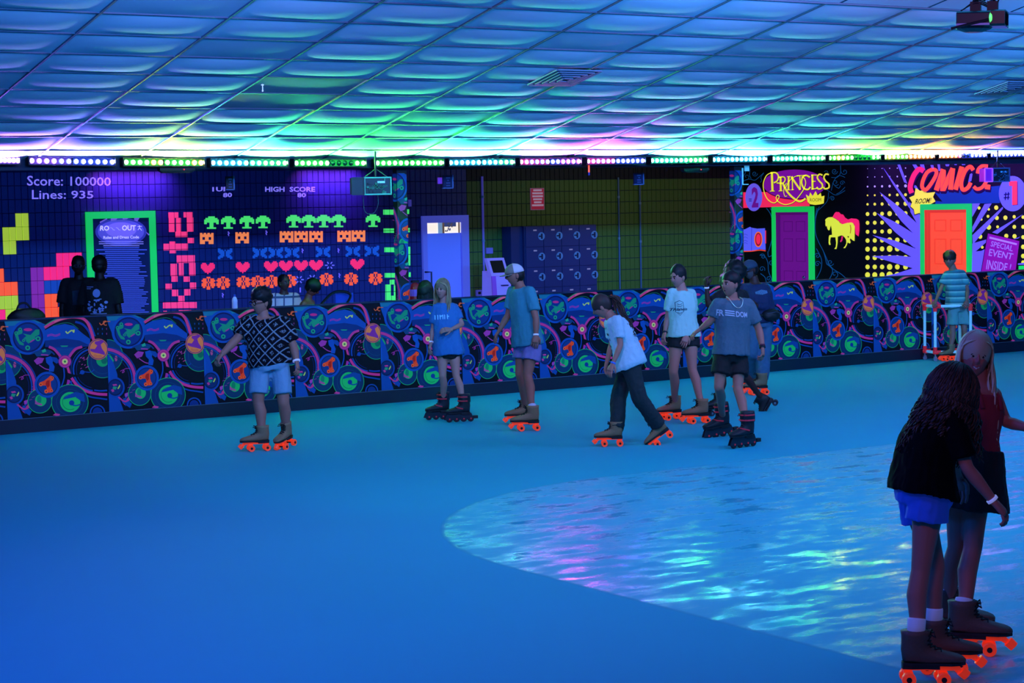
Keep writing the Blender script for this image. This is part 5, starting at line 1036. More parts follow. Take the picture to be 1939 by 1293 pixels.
def person(label, J, head, torso, feet, cfg, group=None):
    """J: joints (px, py, dz); every measurement becomes a point in the room at the person's own distance"""
    D0 = cfg.get('D')
    bases = []
    for f in feet:
        if f.get('D') is None: b = onZ(*f['p'], f.get('z', 0.)); d = (b-CAM).dot(FWD)
        else: b = atD(*f['p'], f['D']); d = f['D']
        bases.append((b, d))
    if D0 is None: D0 = sum(d for b, d in bases)/len(bases)
    Q = {k: atD(v[0], v[1], D0+(v[2] if len(v) > 2 else 0)) for k, v in J.items()}
    g0 = bases[0][0] if bases else Q['hipa']; low = min(b.z for b, d in bases) if bases else 0
    root = thing('person', (sum(b.x for b, d in bases)/len(bases), sum(b.y for b, d in bases)/len(bases), 0), label, 'person', group)
    s = cfg.get('s', 1.); skin = cfg['skin']; skin = '%02x%02x%02x' % (int(skin[:2], 16), int(int(skin[2:4], 16)*.82), int(int(skin[4:], 16)*.76)); vox = cfg.get('vox', .012)
    front = heading(torso['ang']); hfr = heading(head['ang'])
    neck = Q['neck']; hc = Q['head']; pel = (Q['hipa']+Q['hipb'])/2
    spine = (neck-pel); sp = spine.normalized(); sx_t = (Q['shb']-Q['sha']); sx_b = (Q['hipb']-Q['hipa']); sx_t = (sx_t-sp*sx_t.dot(sp)); sx_b = (sx_b-sp*sx_b.dot(sp))
    if sx_b.length < .02: sx_b = sx_t.copy()
    shw = max(.12, sx_t.length/2); sxt, sxb = sx_t.normalized(), sx_b.normalized()
    fr_t = sxt.cross(sp); fr_t = fr_t if fr_t.dot(front) > 0 else -fr_t; fr_b = sxb.cross(sp); fr_b = fr_b if fr_b.dot(front) > 0 else -fr_b
    ch, wa, hi = torso.get('w', (.155, .135, .16)); dc, dw, dh = torso.get('d', (.105, .095, .11)); bendv = front*torso.get('bend', 0.)
    def trings(t0, t1, infl, n=12, flare=0.):
        R = []
        for i in range(n+1):
            t = t0+(t1-t0)*i/n; c_ = neck-spine*t+bendv*math.sin(PI*min(1, max(0, t)))
            sx = (sxt*(1-t)+sxb*t).normalized(); fr = (fr_t*(1-t)+fr_b*t).normalized()
            if t < .06: w_, d_ = lerp(.06, shw*.86, max(0, t/.06)), lerp(.055, dc*.72, max(0, t/.06))
            elif t < .30: u = (t-.06)/.24; w_, d_ = lerp(shw*.90, ch, u), lerp(dc*.78, dc, u)
            elif t < .62: u = (t-.30)/.32; u = u*u*(3-2*u); w_, d_ = lerp(ch, wa, u), lerp(dc, dw, u)
            elif t < .98: u = (t-.62)/.36; w_, d_ = lerp(wa, hi, u), lerp(dw, dh, u)
            else: w_, d_ = hi*(1-max(0, t-1.02)*2.2), dh*(1-max(0, t-1.02)*1.2)
            k = infl+flare*max(0, t-.3); R.append(ellring(c_, sx, fr, w_*s+k, d_*s+k))
        return R
    B = MB(); B.loft(trings(0.0, 1.12, 0))
    B.tube([neck-sp*.04, lerp(neck, hc, .55)-hfr*.012*s], [.062*s, .052*s], 14)
    ar = cfg.get('arm', 1.)*s; lr = cfg.get('leg', 1.)*s
    ex = MB(); limbs = {}
    for side in ('a', 'b'):
        sh, el, wr = Q['sh'+side], Q['el'+side], Q['wr'+side]; ctr = neck-spine*.09
        sh = lerp(sh, ctr, .10)
        B.ball(sh, .058*ar, 12, 8); B.tube([lerp(ctr, sh, .35), sh], [.06*ar, .056*ar], 12)
        B.tube([sh, lerp(sh, el, .35), lerp(sh, el, .7), el], [.053*ar, .050*ar, .042*ar, .038*ar], 12); B.ball(el, .038*ar, 10, 6)
        B.tube([el, lerp(el, wr, .28), lerp(el, wr, .7), wr], [.038*ar, .041*ar, .032*ar, .025*ar], 12); limbs[side] = (sh, el, wr)
        tip = Q['ha'+side]; pn = cfg.get('palm'+side, (lambda v: v)(-front*.2+(pel-wr).normalized())); hand(ex, wr-(tip-wr).normalized()*.012, tip, pn, s*cfg.get('hand', 1.), cfg.get('curl'+side, .45), skin, flip=1 if side == 'a' else -1)
    for i, side in enumerate(('a', 'b')):
        hp, kn = Q['hip'+side], Q['kn'+side]
        b, d_ = bases[i]; f = feet[i]; fw = heading(f['ang']); pit = math.radians(f.get('pitch', 0)); up = (UP*math.cos(pit)+fw*math.sin(pit)); fwp = (fw*math.cos(pit)-UP*math.sin(pit)); rl = math.radians(f.get('roll', 0))
        if rl: sdv = up.cross(fwp); up = up*math.cos(rl)+sdv*math.sin(rl)
        if f.get('kind', 'quad') != 'shoe': an = b+up*((.20 if f.get('kind') == 'inline' else .17)*s); atop = b+up*(.26*s)-fwp*.002
        else: an = b+up*(.09*s); atop = an
        B.ball(lerp(hp, pel, .15), .088*lr, 12, 8); kf = lerp(hp, kn, .5)
        B.tube([lerp(hp, pel, .1), lerp(hp, kn, .3), lerp(hp, kn, .7), kn], [.084*lr, .080*lr, .062*lr, .053*lr], 14); B.ball(kn, .053*lr, 12, 8)
        cb = (kn-an).normalized(); back = -fw; cv = lerp(kn, an, .32)+(back-cb*back.dot(cb))*.012
        B.tube([kn, cv, lerp(kn, an, .65), an, an-up*.03], [.052*lr, .056*lr, .042*lr, .036*lr, .036*lr], 14); limbs['l'+side] = (hp, kn, an, fwp, up, b)
    hz = (hc-neck).normalized()*.5+UP*.5+hfr*0; pitch = math.radians(head.get('pitch', 0)); tilt = math.radians(head.get('tilt', 0))
    ey = (hfr*math.cos(pitch)-UP*math.sin(pitch)); ez0 = (UP*math.cos(pitch)+hfr*math.sin(pitch)); exh = ey.cross(ez0).normalized(); ez = (ez0*math.cos(tilt)+exh*math.sin(tilt)); exh = ey.cross(ez).normalized(); k = head.get('k', 1.)*s
    head_mesh(ex, hc, exh, ey, ez, k, skin, head.get('brow', '241a18'), head.get('lip'), head.get('smile', 0.), beard=head.get('beard'), mouth_open=head.get('open', 0), fine=vox < .01)
    finish('body', B, SKINM, root, vox, 4, extra=ex, col=skin)
    return root, dict(Q=Q, limbs=limbs, trings=trings, neck=neck, hc=hc, hf=(exh, ey, ez), k=k, s=s, pel=pel, sp=sp, front=front, D=D0, sxt=sxt, fr=fr_t, ar=ar, lr=lr, vox=vox, spine=spine, skin=skin)
def shirt(root, I, mt, t1=1.0, infl=.018, sleeve=.62, sr=.062, flare=.02, name='shirt', folds=.006, seed=1, t0=.02, sleeves=True, hemr=None):
    m = MB(); m.loft(I['trings'](t0, t1, infl*I['s'], 14, flare))
    if sleeves:
        for sd_ in ('a', 'b'):
            sh, el, wr = I['limbs'][sd_]; ctr = I['neck']-I['spine']*.10; m.tube([lerp(ctr, sh, .4), sh+(sh-ctr)*.04], [.072*I['ar'], .072*I['ar']], 14); m.ball(sh, .070*I['ar'], 12, 8)
            if sleeve <= 1: e = lerp(sh, el, sleeve); m.tube([sh, lerp(sh, e, .5), e], [.070*I['ar'], (sr+.004)*I['ar'], sr*I['ar']], 14)
            else: m.tube([sh, el], [.070*I['ar'], .055*I['ar']], 14); m.ball(el, .055*I['ar'], 12, 8); e = lerp(el, wr, min(1, sleeve-1)); m.tube([el, e], [.054*I['ar'], .036*I['ar']], 14)
    return finish(name, m, mt, root, I['vox'], 2, folds, seed)
def bottoms(root, I, mt, hem=.5, r0=.098, r1=.10, t0=.80, infl=.014, name='shorts', folds=.006, seed=2, t1=1.12):
    m = MB(); m.loft(I['trings'](t0, t1, infl*I['s'], 8))
    for sd_ in ('a', 'b'):
        hp, kn, an, fw, up, b = I['limbs']['l'+sd_]; k = I['lr']; m.ball(lerp(hp, I['pel'], .15), .100*k, 12, 8)
        if hem <= 1: m.tube([lerp(hp, I['pel'], .1), lerp(hp, kn, hem*.5), lerp(hp, kn, hem)], [r0*k, (r0+r1)/2*k, r1*k], 16)
        else: m.tube([lerp(hp, I['pel'], .1), kn], [r0*k, r1*k], 16); m.ball(kn, r1*k, 12, 8); m.tube([kn, lerp(kn, an, .5), lerp(kn, an, hem-1)], [r1*k, (r1*.98)*k, r1*.98*k], 16)
    return finish(name, m, mt, root, I['vox'], 2, folds, seed)
def skates(root, I, kinds, sc=1.):
    for sd_, (kind, boot) in zip(('a', 'b'), kinds):
        hp, kn, an, fw, up, b = I['limbs']['l'+sd_]; skate(root, b, fw, up, kind, boot, I['s']*sc)
def socks(root, I, mt, h=.07):
    for sd_ in ('a', 'b'):
        hp, kn, an, fw, up, b = I['limbs']['l'+sd_]; d = (kn-an).normalized(); top = b+up*(.232*I['s']); m = MB(); m.tube([top-d*.03, top+d*h*.9, top+d*h], [.044*I['s'], .046*I['s'], .044*I['s']], 14); obj('sock', m, mt, root, smooth=True)
def bracelet(root, I, side, mt, t=.93, name='bracelet', r=.032):
    sh, el, wr = I['limbs'][side]; d = (wr-el).normalized(); p = lerp(el, wr, t); m = MB(); m.tube([p-d*.008, p+d*.008], r*I['ar'], 14); obj(name, m, mt, root, smooth=True)
def cap_hat(root, I, mt, mt2=None, brim_len=.075, up=.0, name='cap'):
    ex_, ey_, ez_ = I['hf']; k = I['k']; c = I['hc']+ez_*(.028*k); R = Matrix((ex_, ey_, ez_)).transposed(); m = MB(); rings = []
    for i in range(7):
        a = PI/2*i/6; rings.append([c+(ex_*(.088*math.cos(t))+ey_*(.108*math.sin(t)-.006))*(k*math.cos(a)+.0005)+ez_*(.098*k*math.sin(a)+.0) for t in [2*PI*q/24 for q in range(24)]])
    m.loft(rings[:], True)
    if mt2: 
        for i, f in enumerate(m.f):
            cc = sum((m.v[q] for q in f), Vector())/len(f)-c
            if cc.dot(ey_) < .01*k: m.m[i] = 1
    o = obj(name, m, [mt, mt2 or mt], root, smooth=True)
    m = MB(); pts = []; 
    for z in (-.004, .004): pts.append([c+(ex_*(.078*math.cos(t))+ey_*(.075+ (brim_len+.015)*max(0, math.sin(t))-.03*(1-math.sin(t))))*k+ez_*((z-.010*abs(math.cos(t))**2*1.2+.004)*k)-ez_*.012*k*math.sin(t) for t in [PI*q/12 for q in range(13)]])
    m.loft(pts); obj('brim', m, mt, o, smooth=True); m = MB(); m.ball(c+ez_*.098*k-ey_*.006*k, .008*k, 8, 5); obj('button', m, mt, o)
    return o
def decal(root, I, name, shirt_o, polys, w, h, center, mt=None, col='e0e4f0', back=False, dx=0.):
    """lettering laid onto the cloth: polys in a unit square, projected along the wearer's front"""
    fr = -I['fr'] if back else I['fr']; up = I['sp']; sx = I['sxt'] if I['sxt'].dot(RH) > 0 else -I['sxt']
    me = shirt_o.data; o0 = WO[shirt_o.name]; bv = BVHTree.FromPolygons([v.co+o0 for v in me.vertices], [list(p.vertices) for p in me.polygons]); m = MB()
    for p in polys:
        n = len(p); q = []
        for a, b in p:
            P_ = center+sx*((a-.5)*w+dx)+up*((.5-b)*h)+fr*.6; hit = bv.ray_cast(P_, -fr)
            q.append(hit[0]+fr*.004 if hit[0] is not None else None)
        if all(x is not None for x in q): m.add(q, [tuple(range(n))], 0, col)
    if m.v: obj(name, m, mt or FLAT, root)
def dense(polys, n=2):
    out = []
    for p in polys:
        x0, x1 = min(a for a, b in p), max(a for a, b in p); y0, y1 = min(b for a, b in p), max(b for a, b in p)
        k = max(1, int((x1-x0)/.07)); l = max(1, int((y1-y0)/.15))
        for i in range(k):
            for j in range(l):
                q = clip(list(p), x0+(x1-x0)*i/k, y0+(y1-y0)*j/l, x0+(x1-x0)*(i+1)/k, y0+(y1-y0)*(j+1)/l)
                if q: out.append(q)
    return out
UNIT = [(0, 0), (1, 0), (1, 1), (0, 1)]
TAN = ('94704e', 'ff4420', .40); BLKQ = ('0a0b10', '1a1c24', 0.); INL = ('10141e', '0', 0)
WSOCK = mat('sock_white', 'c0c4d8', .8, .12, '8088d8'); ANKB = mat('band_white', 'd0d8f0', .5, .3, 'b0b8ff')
PALE, DARK, BROWN = 'c09a90', '3a2420', '5a3a30'
# ---- 1 man with glasses and a black patterned shirt
r, I = person('man with glasses in a black diamond-lattice shirt and light blue shorts',
    dict(head=(493,573,-.02), neck=(499,602), sha=(464,614,-.05), shb=(541,613,.05), ela=(449,641,-.12), wra=(419,672,-.25), haa=(407,686,-.28), elb=(556,656,.03), wrb=(562,686,-.02), hab=(565,702,-.04),
         hipa=(492,692,-.02), hipb=(531,691,.02), kna=(489,762,-.06), knb=(537,764,-.04)),
    dict(ang=-42, pitch=4, k=1.08, brow='100c0c'), dict(ang=-22, w=(.185, .185, .185), d=(.135, .145, .135)),
    [dict(p=(498,853), ang=-72), dict(p=(546,845), ang=-25, pitch=9, z=.015)], dict(skin='b08878', s=.98, arm=1.15, leg=1.12, curla=.7))
LAT = bpy.data.materials.new('lattice_shirt'); LAT.use_nodes = True; nt = LAT.node_tree; b = nt.nodes['Principled BSDF']; b.inputs['Roughness'].default_value = .8; b.inputs['Specular IOR Level'].default_value = .1
def NM(nt, op, a, b_=None):
    n = nt.nodes.new('ShaderNodeMath'); n.operation = op
    for i, v in enumerate((a, b_)):
        if v is None: continue
        if isinstance(v, (int, float)): n.inputs[i].default_value = v
        else: nt.links.new(v, n.inputs[i])
    return n.outputs[0]
tc = nt.nodes.new('ShaderNodeTexCoord'); mp = nt.nodes.new('ShaderNodeMapping'); mp.inputs['Rotation'].default_value = (0, 0, YAW+.35); nt.links.new(tc.outputs['Object'], mp.inputs[0]); sx = nt.nodes.new('ShaderNodeSeparateXYZ'); nt.links.new(mp.outputs[0], sx.inputs[0])
u = NM(nt, 'ADD', sx.outputs[0], NM(nt, 'MULTIPLY', sx.outputs[2], .85)); v = NM(nt, 'SUBTRACT', sx.outputs[0], NM(nt, 'MULTIPLY', sx.outputs[2], .85)); PD = .118
def lines(q): return NM(nt, 'LESS_THAN', NM(nt, 'ABSOLUTE', NM(nt, 'SUBTRACT', NM(nt, 'FRACT', NM(nt, 'DIVIDE', NM(nt, 'ADD', q, 50.), PD)), .5)), .055)
def mid(q, w_): return NM(nt, 'LESS_THAN', NM(nt, 'ABSOLUTE', NM(nt, 'SUBTRACT', NM(nt, 'FRACT', NM(nt, 'ADD', NM(nt, 'DIVIDE', NM(nt, 'ADD', q, 50.), PD), .5)), .5)), w_)
ns = nt.nodes.new('ShaderNodeTexNoise'); ns.inputs['Scale'].default_value = 90; nt.links.new(tc.outputs['Object'], ns.inputs['Vector']); dots = NM(nt, 'MULTIPLY', NM(nt, 'MULTIPLY', mid(u, .17), mid(v, .17)), NM(nt, 'GREATER_THAN', ns.outputs[0], .5))
pat = NM(nt, 'MAXIMUM', NM(nt, 'MAXIMUM', lines(u), lines(v)), dots); mx = nt.nodes.new('ShaderNodeMix'); mx.data_type = 'RGBA'; mx.inputs[6].default_value = (.004, .004, .008, 1); mx.inputs[7].default_value = (.20, .24, .28, 1); nt.links.new(pat, mx.inputs[0]); nt.links.new(mx.outputs[2], b.inputs['Base Color'])
o = shirt(r, I, LAT, 1.0, .02, .80, .074, .03, seed=3); sh1 = bottoms(r, I, mat('shorts_light_blue', '7aa0b8', .8, bump=.3, bscale=90), .76, .098, .090, .84, seed=4, infl=.022); skates(r, I, [('quad', TAN), ('quad', TAN)], 1.08)
m = MB(); ex_, ey_, ez_ = I['hf']; c, k = I['hc'], I['k']; hair_cap(m, c, ex_, ey_, ez_, k, '0a0808', (.094, .108, .098), (0, -.022, .058), .014, 38); hair_cap(m, c, ex_, ey_, ez_, k, '0a0808', (.086, .075, .08), (0, -.045, .0), .006, 38); obj('hair', m, SKINM, r, smooth=True)
def glasses(r, I, mt):
    ex_, ey_, ez_ = I['hf']; c, k = I['hc'], I['k']; m = MB()
    for s_ in (-1, 1): q = c+(ex_*.0255*s_+ey_*.096+ez_*.006)*k; m.tube([q+(ex_*.022*math.cos(t)+ez_*.017*math.sin(t))*k for t in [2*PI*j/12 for j in range(13)]], .0032*k, 5); m.tube([q+ex_*.021*s_*k, c+(ex_*.078*s_+ey_*.07+ez_*.01)*k, c+(ex_*.08*s_-ey_*.01+ez_*.008)*k], .003*k, 5)
    m.tube([c+(ex_*-.005+ey_*.1+ez_*.008)*k, c+(ex_*.005+ey_*.1+ez_*.008)*k], .0028*k, 5); obj('glasses', m, mt, r)
glasses(r, I, mat('spectacle_black', '060608', .2)); bracelet(r, I, 'b', ANKB, .9, r=.034)
# ---- 2 blonde girl, inline skates
r, I = person('girl with long fair hair, oversized blue tee and black inline skates',
    dict(head=(837,548,-.04), neck=(843,571), sha=(825,583,-.03), shb=(862,583,.04), ela=(820,623,.02), wra=(816,650,-.02), haa=(811,666,-.04), elb=(875,614,.02), wrb=(853,624,-.2), hab=(838,624,-.24),
         hipa=(838,668), hipb=(860,668), kna=(838,712,-.05), knb=(864,713,-.05)),
    dict(ang=-24, pitch=2, tilt=-4, k=.96, brow='6a5040'), dict(ang=-18, w=(.125, .11, .13), d=(.085, .08, .095)),
    [dict(p=(841,794), ang=-74, kind='inline'), dict(p=(880,798.5), ang=-74, kind='inline')], dict(skin='c8a49a', s=.95, arm=.8, leg=.82))
BT_ = mat('tee_blue', '2a74b0', .85, bump=.3, bscale=80)
o = shirt(r, I, BT_, 1.05, .028, .70, .074, .045, seed=5, folds=.009); bottoms(r, I, mat('shorts_black', '07080c', .8), .16, .094, .096, .9, seed=6); skates(r, I, [('inline', INL), ('inline', INL)], 1.05)
decal(r, I, 'shirt_print', o, dense(text2("LOVE YOU", [(0, 0), (1, .1), (1, 1), (0, .9)], .02))[:0]+dense(text2('\u2022 NY YO', [(0, 0), (1, 0), (1, 1), (0, 1)], .02)) if False else dense([[(x, .0), (x+.07, .05), (x+.05, 1), (x-.01, .9)] for x in (.04, .18, .32, .5, .62, .80)]+[[(.3, .3), (.5, .1), (.52, .3), (.34, .5)], [(.78, .4), (.95, .3), (.95, .5), (.8, .6)]]), .16, .055, I['neck']-I['spine']*.30, col='9adcff', dx=-.07)
m = MB(); ex_, ey_, ez_ = I['hf']; c, k = I['hc'], I['k']; hair_cap(m, c, ex_, ey_, ez_, k, '8a7458', (.085, .104, .108), (0, -.017, .036), .003, 20); hair_strands(m, c, ex_, ey_, ez_, k, 260, .28, 3, 'a89068', '7a6448', r=.006, spread=.12, front_gap=.80, wav=.012); part_strands(m, c, ex_, ey_, ez_, k, 110, .38, 16, 'b89c70', '86704c', r=.005, wav=.012); obj('hair', m, SKINM, r, smooth=True); bracelet(r, I, 'a', ANKB, .9)
# ---- 3 man in a cap
r, I = person('man in a pale cap, teal tee and lilac shorts looking down, skating to the left',
    dict(head=(974,521,-.02), neck=(985,543), sha=(970,552,.10), shb=(1004,552,-.13), ela=(962,597,.12), wra=(944,628,.02), haa=(934,642,-.02), elb=(1015,604,-.2), wrb=(1015,636,-.22), hab=(1012,656,-.24),
         hipa=(990,651,.08), hipb=(1009,652,-.08), kna=(984,708,.04), knb=(999,711,-.12)),
    dict(ang=-74, pitch=10, k=1.0, brow='30201a'), dict(ang=-62, w=(.155, .14, .15), d=(.11, .10, .11), bend=-.01),
    [dict(p=(997,803), ang=-82), dict(p=(1009,815), ang=-82)], dict(skin='a87c6c', s=1.0, arm=.95, leg=.95))
shirt(r, I, mat('tee_teal', '3a8a98', .85, bump=.3, bscale=80), 1.03, .022, .72, .072, .04, seed=7, folds=.009); bottoms(r, I, mat('shorts_lilac', '8070a8', .8), .52, .106, .115, .9, seed=8, folds=.009); skates(r, I, [('quad', TAN), ('quad', TAN)], 1.12); socks(r, I, WSOCK, .045)
m = MB(); ex_, ey_, ez_ = I['hf']; c, k = I['hc'], I['k']; hair_cap(m, c, ex_, ey_, ez_, k, '120c0a', (.080, .085, .085), (0, -.030, -.006), .006, 40); obj('hair', m, SKINM, r, smooth=True); cap_hat(r, I, mat('cap_tan', '8a7c70', .8), mat('cap_mesh_pale', 'c0b8c8', .8, .08)); bracelet(r, I, 'b', ANKB, .92)
# ---- 4 bending girl
r, I = person('girl with a long ponytail bending forward in a white tee and dark trousers',
    dict(head=(1139,582,.0), neck=(1158,599), sha=(1160,607,.17), shb=(1170,608,-.17), ela=(1158,652,.15), wra=(1148,690,.1), haa=(1146,705,.1), elb=(1175,653,-.2), wrb=(1160,690,-.24), hab=(1152,706,-.26),
         hipa=(1189,688,.08), hipb=(1194,690,-.09), kna=(1172,755,.08), knb=(1212,755,-.1)),
    dict(ang=-98, pitch=32, k=.98, brow='2a1c18'), dict(ang=-90, w=(.135, .12, .15), d=(.10, .095, .115), bend=-.03),
    [dict(p=(1167,844.5), ang=-90), dict(p=(1266,831), ang=-90, pitch=36, D=19.45)], dict(skin='b8948c', s=.97, arm=.82, leg=.9))
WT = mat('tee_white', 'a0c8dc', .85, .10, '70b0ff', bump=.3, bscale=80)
o = shirt(r, I, WT, 1.08, .03, .74, .078, .05, seed=9, folds=.010); bottoms(r, I, mat('trousers_dark_green', '16282c', .8, bump=.3, bscale=60), 1.98, .105, .092, .9, seed=10, folds=.010, name='trousers'); skates(r, I, [('quad', TAN), ('quad', TAN)], 1.05)
decal(r, I, 'shirt_print', o, dense([[(x, y), (x+.13, y), (x+.13, y+.07), (x, y+.07)] for x, y in ((.1, .1), (.3, .12), (.55, .1), (.12, .3), (.34, .3), (.6, .32), (.1, .5), (.4, .52), (.62, .5), (.2, .7), (.42, .72), (.3, .86))]), .20, .30, I['neck']-I['spine']*.40, col='1a2438')
m = MB(); ex_, ey_, ez_ = I['hf']; c, k = I['hc'], I['k']; hair_cap(m, c, ex_, ey_, ez_, k, '3a2c28', (.084, .104, .110), (0, -.017, .034), .003, 20); rnd = random.Random(3); p0 = atD(1156, 563, I['D']); hair_cap(m, p0, ex_, ey_, ez_, k, '14100e', (.026, .026, .022), (0, 0, 0), .004, 30, n=12, m=8)
for i in range(46):
    j = lambda a: Vector((rnd.uniform(-a, a), rnd.uniform(-a, a), rnd.uniform(-a, a))); pts = [p0+j(.012), atD(1166, 566, I['D'])+j(.03), atD(1176, 590, I['D']-.05)+j(.035), atD(1188, 616, I['D']-.08)+j(.045), atD(1194, 634, I['D']-.08)+j(.05)]
    m.tube([Vector(q) for q in spline([tuple(q) for q in pts], 3)], [.006*(1-.04*q) for q in range(13)], 5, 0, '4a3630' if rnd.random() < .6 else '2c201c')
obj('hair', m, SKINM, r, smooth=True); bracelet(r, I, 'b', mat('band_blue', '2858d0', .5, .3), .93)
# ---- 5 white tee girl
r, I = person('girl with tied-back dark hair, pale tee with shield print and black shorts',
    dict(head=(1283,525,-.03), neck=(1291,548), sha=(1271,556,-.04), shb=(1311,556,.05), ela=(1264,603,.0), wra=(1259,630,-.04), haa=(1254,647,-.06), elb=(1312,603,.03), wrb=(1300,636,-.12), hab=(1293,656,-.16),
         hipa=(1281,640,-.02), hipb=(1307,640,.03), kna=(1275,704,-.06), knb=(1311,700,-.04)),
    dict(ang=-45, pitch=10, k=1.0, brow='201614'), dict(ang=-24, w=(.14, .13, .155), d=(.10, .095, .115)),
    [dict(p=(1279,794), ang=-62), dict(p=(1330,801), ang=-75)], dict(skin='b89088', s=1.0, arm=.88, leg=.96))
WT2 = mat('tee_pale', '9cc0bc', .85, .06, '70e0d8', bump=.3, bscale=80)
o = shirt(r, I, WT2, .98, .024, .68, .074, .03, seed=11, folds=.009); bottoms(r, I, MC['shorts_black'], .30, .104, .106, .88, seed=12); skates(r, I, [('quad', TAN), ('quad', TAN)], 1.1)
SHD = stroke([(.25, .12), (.5, .0), (.75, .12), (.75, .75), (.5, 1), (.25, .75), (.25, .12)], .03, False)+stroke([(.35, .22), (.5, .28), (.66, .2)], .03)+stroke([(.33, .35), (.5, .42), (.67, .32)], .03)+text2('Tidalwin', [(0, .5), (1, .48), (1, .68), (0, .68)], .02, .3)+stroke([(.35, .78), (.5, .86), (.64, .78)], .03)
decal(r, I, 'shirt_print', o, dense(SHD), .16, .16, I['neck']-I['spine']*.38, col='182848', dx=-.085)
m = MB(); ex_, ey_, ez_ = I['hf']; c, k = I['hc'], I['k']; hair_cap(m, c, ex_, ey_, ez_, k, '140e0e', (.083, .100, .110), (0, -.022, .035), .005, 40); hair_cap(m, c, ex_, ey_, ez_, k, '140e0e', (.03, .035, .04), (0, -.11, -.02), .006, 40, n=12, m=8); obj('hair', m, SKINM, r, smooth=True); bracelet(r, I, 'a', mat('band_dark', '10141c', .5), .95)
# ---- 6 man in lettered tee, inline skates
r, I = person('young man in a grey tee lettered FREEDOM, black shorts and inline skates',
    dict(head=(1382,539,-.04), neck=(1387,566), sha=(1355,577,-.06), shb=(1420,578,.06), ela=(1346,608,-.03), wra=(1325,624,.0), haa=(1313,632,.0), elb=(1437,624,.06), wrb=(1444,660,-.02), hab=(1446,681,-.05),
         hipa=(1368,673,-.03), hipb=(1400,673,.03), kna=(1361,733,-.1), knb=(1397,737,-.08)),
    dict(ang=-48, pitch=-2, k=1.02, brow='14100e', open=1), dict(ang=-20, w=(.165, .145, .15), d=(.12, .105, .115)),
    [dict(p=(1372,826), ang=-62, pitch=6, kind='inline'), dict(p=(1416,846), ang=-50, kind='inline')], dict(skin='b48c80', s=1.0, arm=1.0, leg=.92, curlb=.7))
GT = mat('tee_grey', '4a6a7a', .85, var=.12, vscale=60, bump=.3, bscale=80)
o = shirt(r, I, GT, 1.0, .022, .74, .072, .03, seed=13, folds=.008); bottoms(r, I, MC['shorts_black'], .60, .102, .112, .88, seed=14, folds=.008); skates(r, I, [('inline', INL), ('inline', INL)], 1.12)
FRD = text2('FR', [(0, 0), (.19, .05), (.19, .88), (0, .83)], .03)+text2('DOM', [(.58, .18), (1, .30), (1, 1.), (.58, .95)], .03)+[q for yy in (.06, .34, .62) for q in [[(.22, yy), (.52, yy+.10), (.56, yy+.26), (.22, yy+.18)]]]
decal(r, I, 'shirt_print', o, dense(FRD), .30, .075, I['neck']-I['spine']*.26, col='b8c4d8', dx=-.045)
m = MB(); ex_, ey_, ez_ = I['hf']; c, k = I['hc'], I['k']; hair_cap(m, c, ex_, ey_, ez_, k, '0e0a0a', (.086, .104, .090), (0, -.024, .048), .006, 45); hair_cap(m, c, ex_, ey_, ez_, k, '0e0a0a', (.080, .07, .085), (0, -.045, .0), .003, 45); obj('hair', m, SKINM, r, smooth=True)
m = MB(); n0 = I['neck']; fr, sx_ = I['fr'], I['sxt']; m.tube([Vector(q) for q in spline([tuple(n0+sx_*(.078*math.cos(t))+fr*(.02+.085*math.sin(t)**.5 if math.sin(t) > 0 else .0)-UP*(.11*max(0, math.sin(t))**1.5-.02)+fr*.03*math.sin(t)) for t in [PI*q/10 for q in range(11)]], 3)], .0035, 6); obj('necklace', m, mat('chain_silver', 'b8c0c0', .3, .12, metal=.5), r); bracelet(r, I, 'b', mat('band_dark', '10141c', .5), .93); bracelet(r, I, 'b', mat('band_wine', '5a1a38', .5), .84)
# ---- 7 figure behind, arm raised
r, I = person('person with big dark hair, one arm raised and one black skate kicked back',
    dict(head=(1384,520,0), neck=(1388,545), sha=(1366,556,-.05), shb=(1410,558,.05), ela=(1341,578,-.05), wra=(1338,541,-.08), haa=(1335,523,-.08), elb=(1414,600,0), wrb=(1400,630,-.05), hab=(1394,645,-.05),
         hipa=(1376,648,0), hipb=(1398,648,0), kna=(1368,712,-.05), knb=(1402,702,-.02)),
    dict(ang=-40, k=1.0, brow='080606', lip='3a2020'), dict(ang=-25, w=(.15, .135, .15), d=(.11, .10, .11)),
    [dict(p=(1363,786), ang=-70), dict(p=(1470,770), ang=-100, pitch=62, D=22.3)], dict(skin='402a26', s=1.0, arm=.85, leg=.85, curla=.9))
shirt(r, I, mat('top_black', '08090e', .85), 1.0, .02, .7, .07, .02, seed=15); bottoms(r, I, mat('shorts_dark', '0a0e18', .8), .5, .10, .105, .88, seed=16); skates(r, I, [('quad', BLKQ), ('quad', BLKQ)], 1.05)
m = MB(); ex_, ey_, ez_ = I['hf']; c, k = I['hc'], I['k']; hair_cap(m, c, ex_, ey_, ez_, k, '060506', (.125, .125, .125), (-.02, -.06, .05), .02, 22); hair_cap(m, c, ex_, ey_, ez_, k, '060506', (.12, .10, .13), (.06, -.06, -.08), .02, 22); obj('hair', m, SKINM, r, smooth=True); bracelet(r, I, 'a', ANKB, .9)
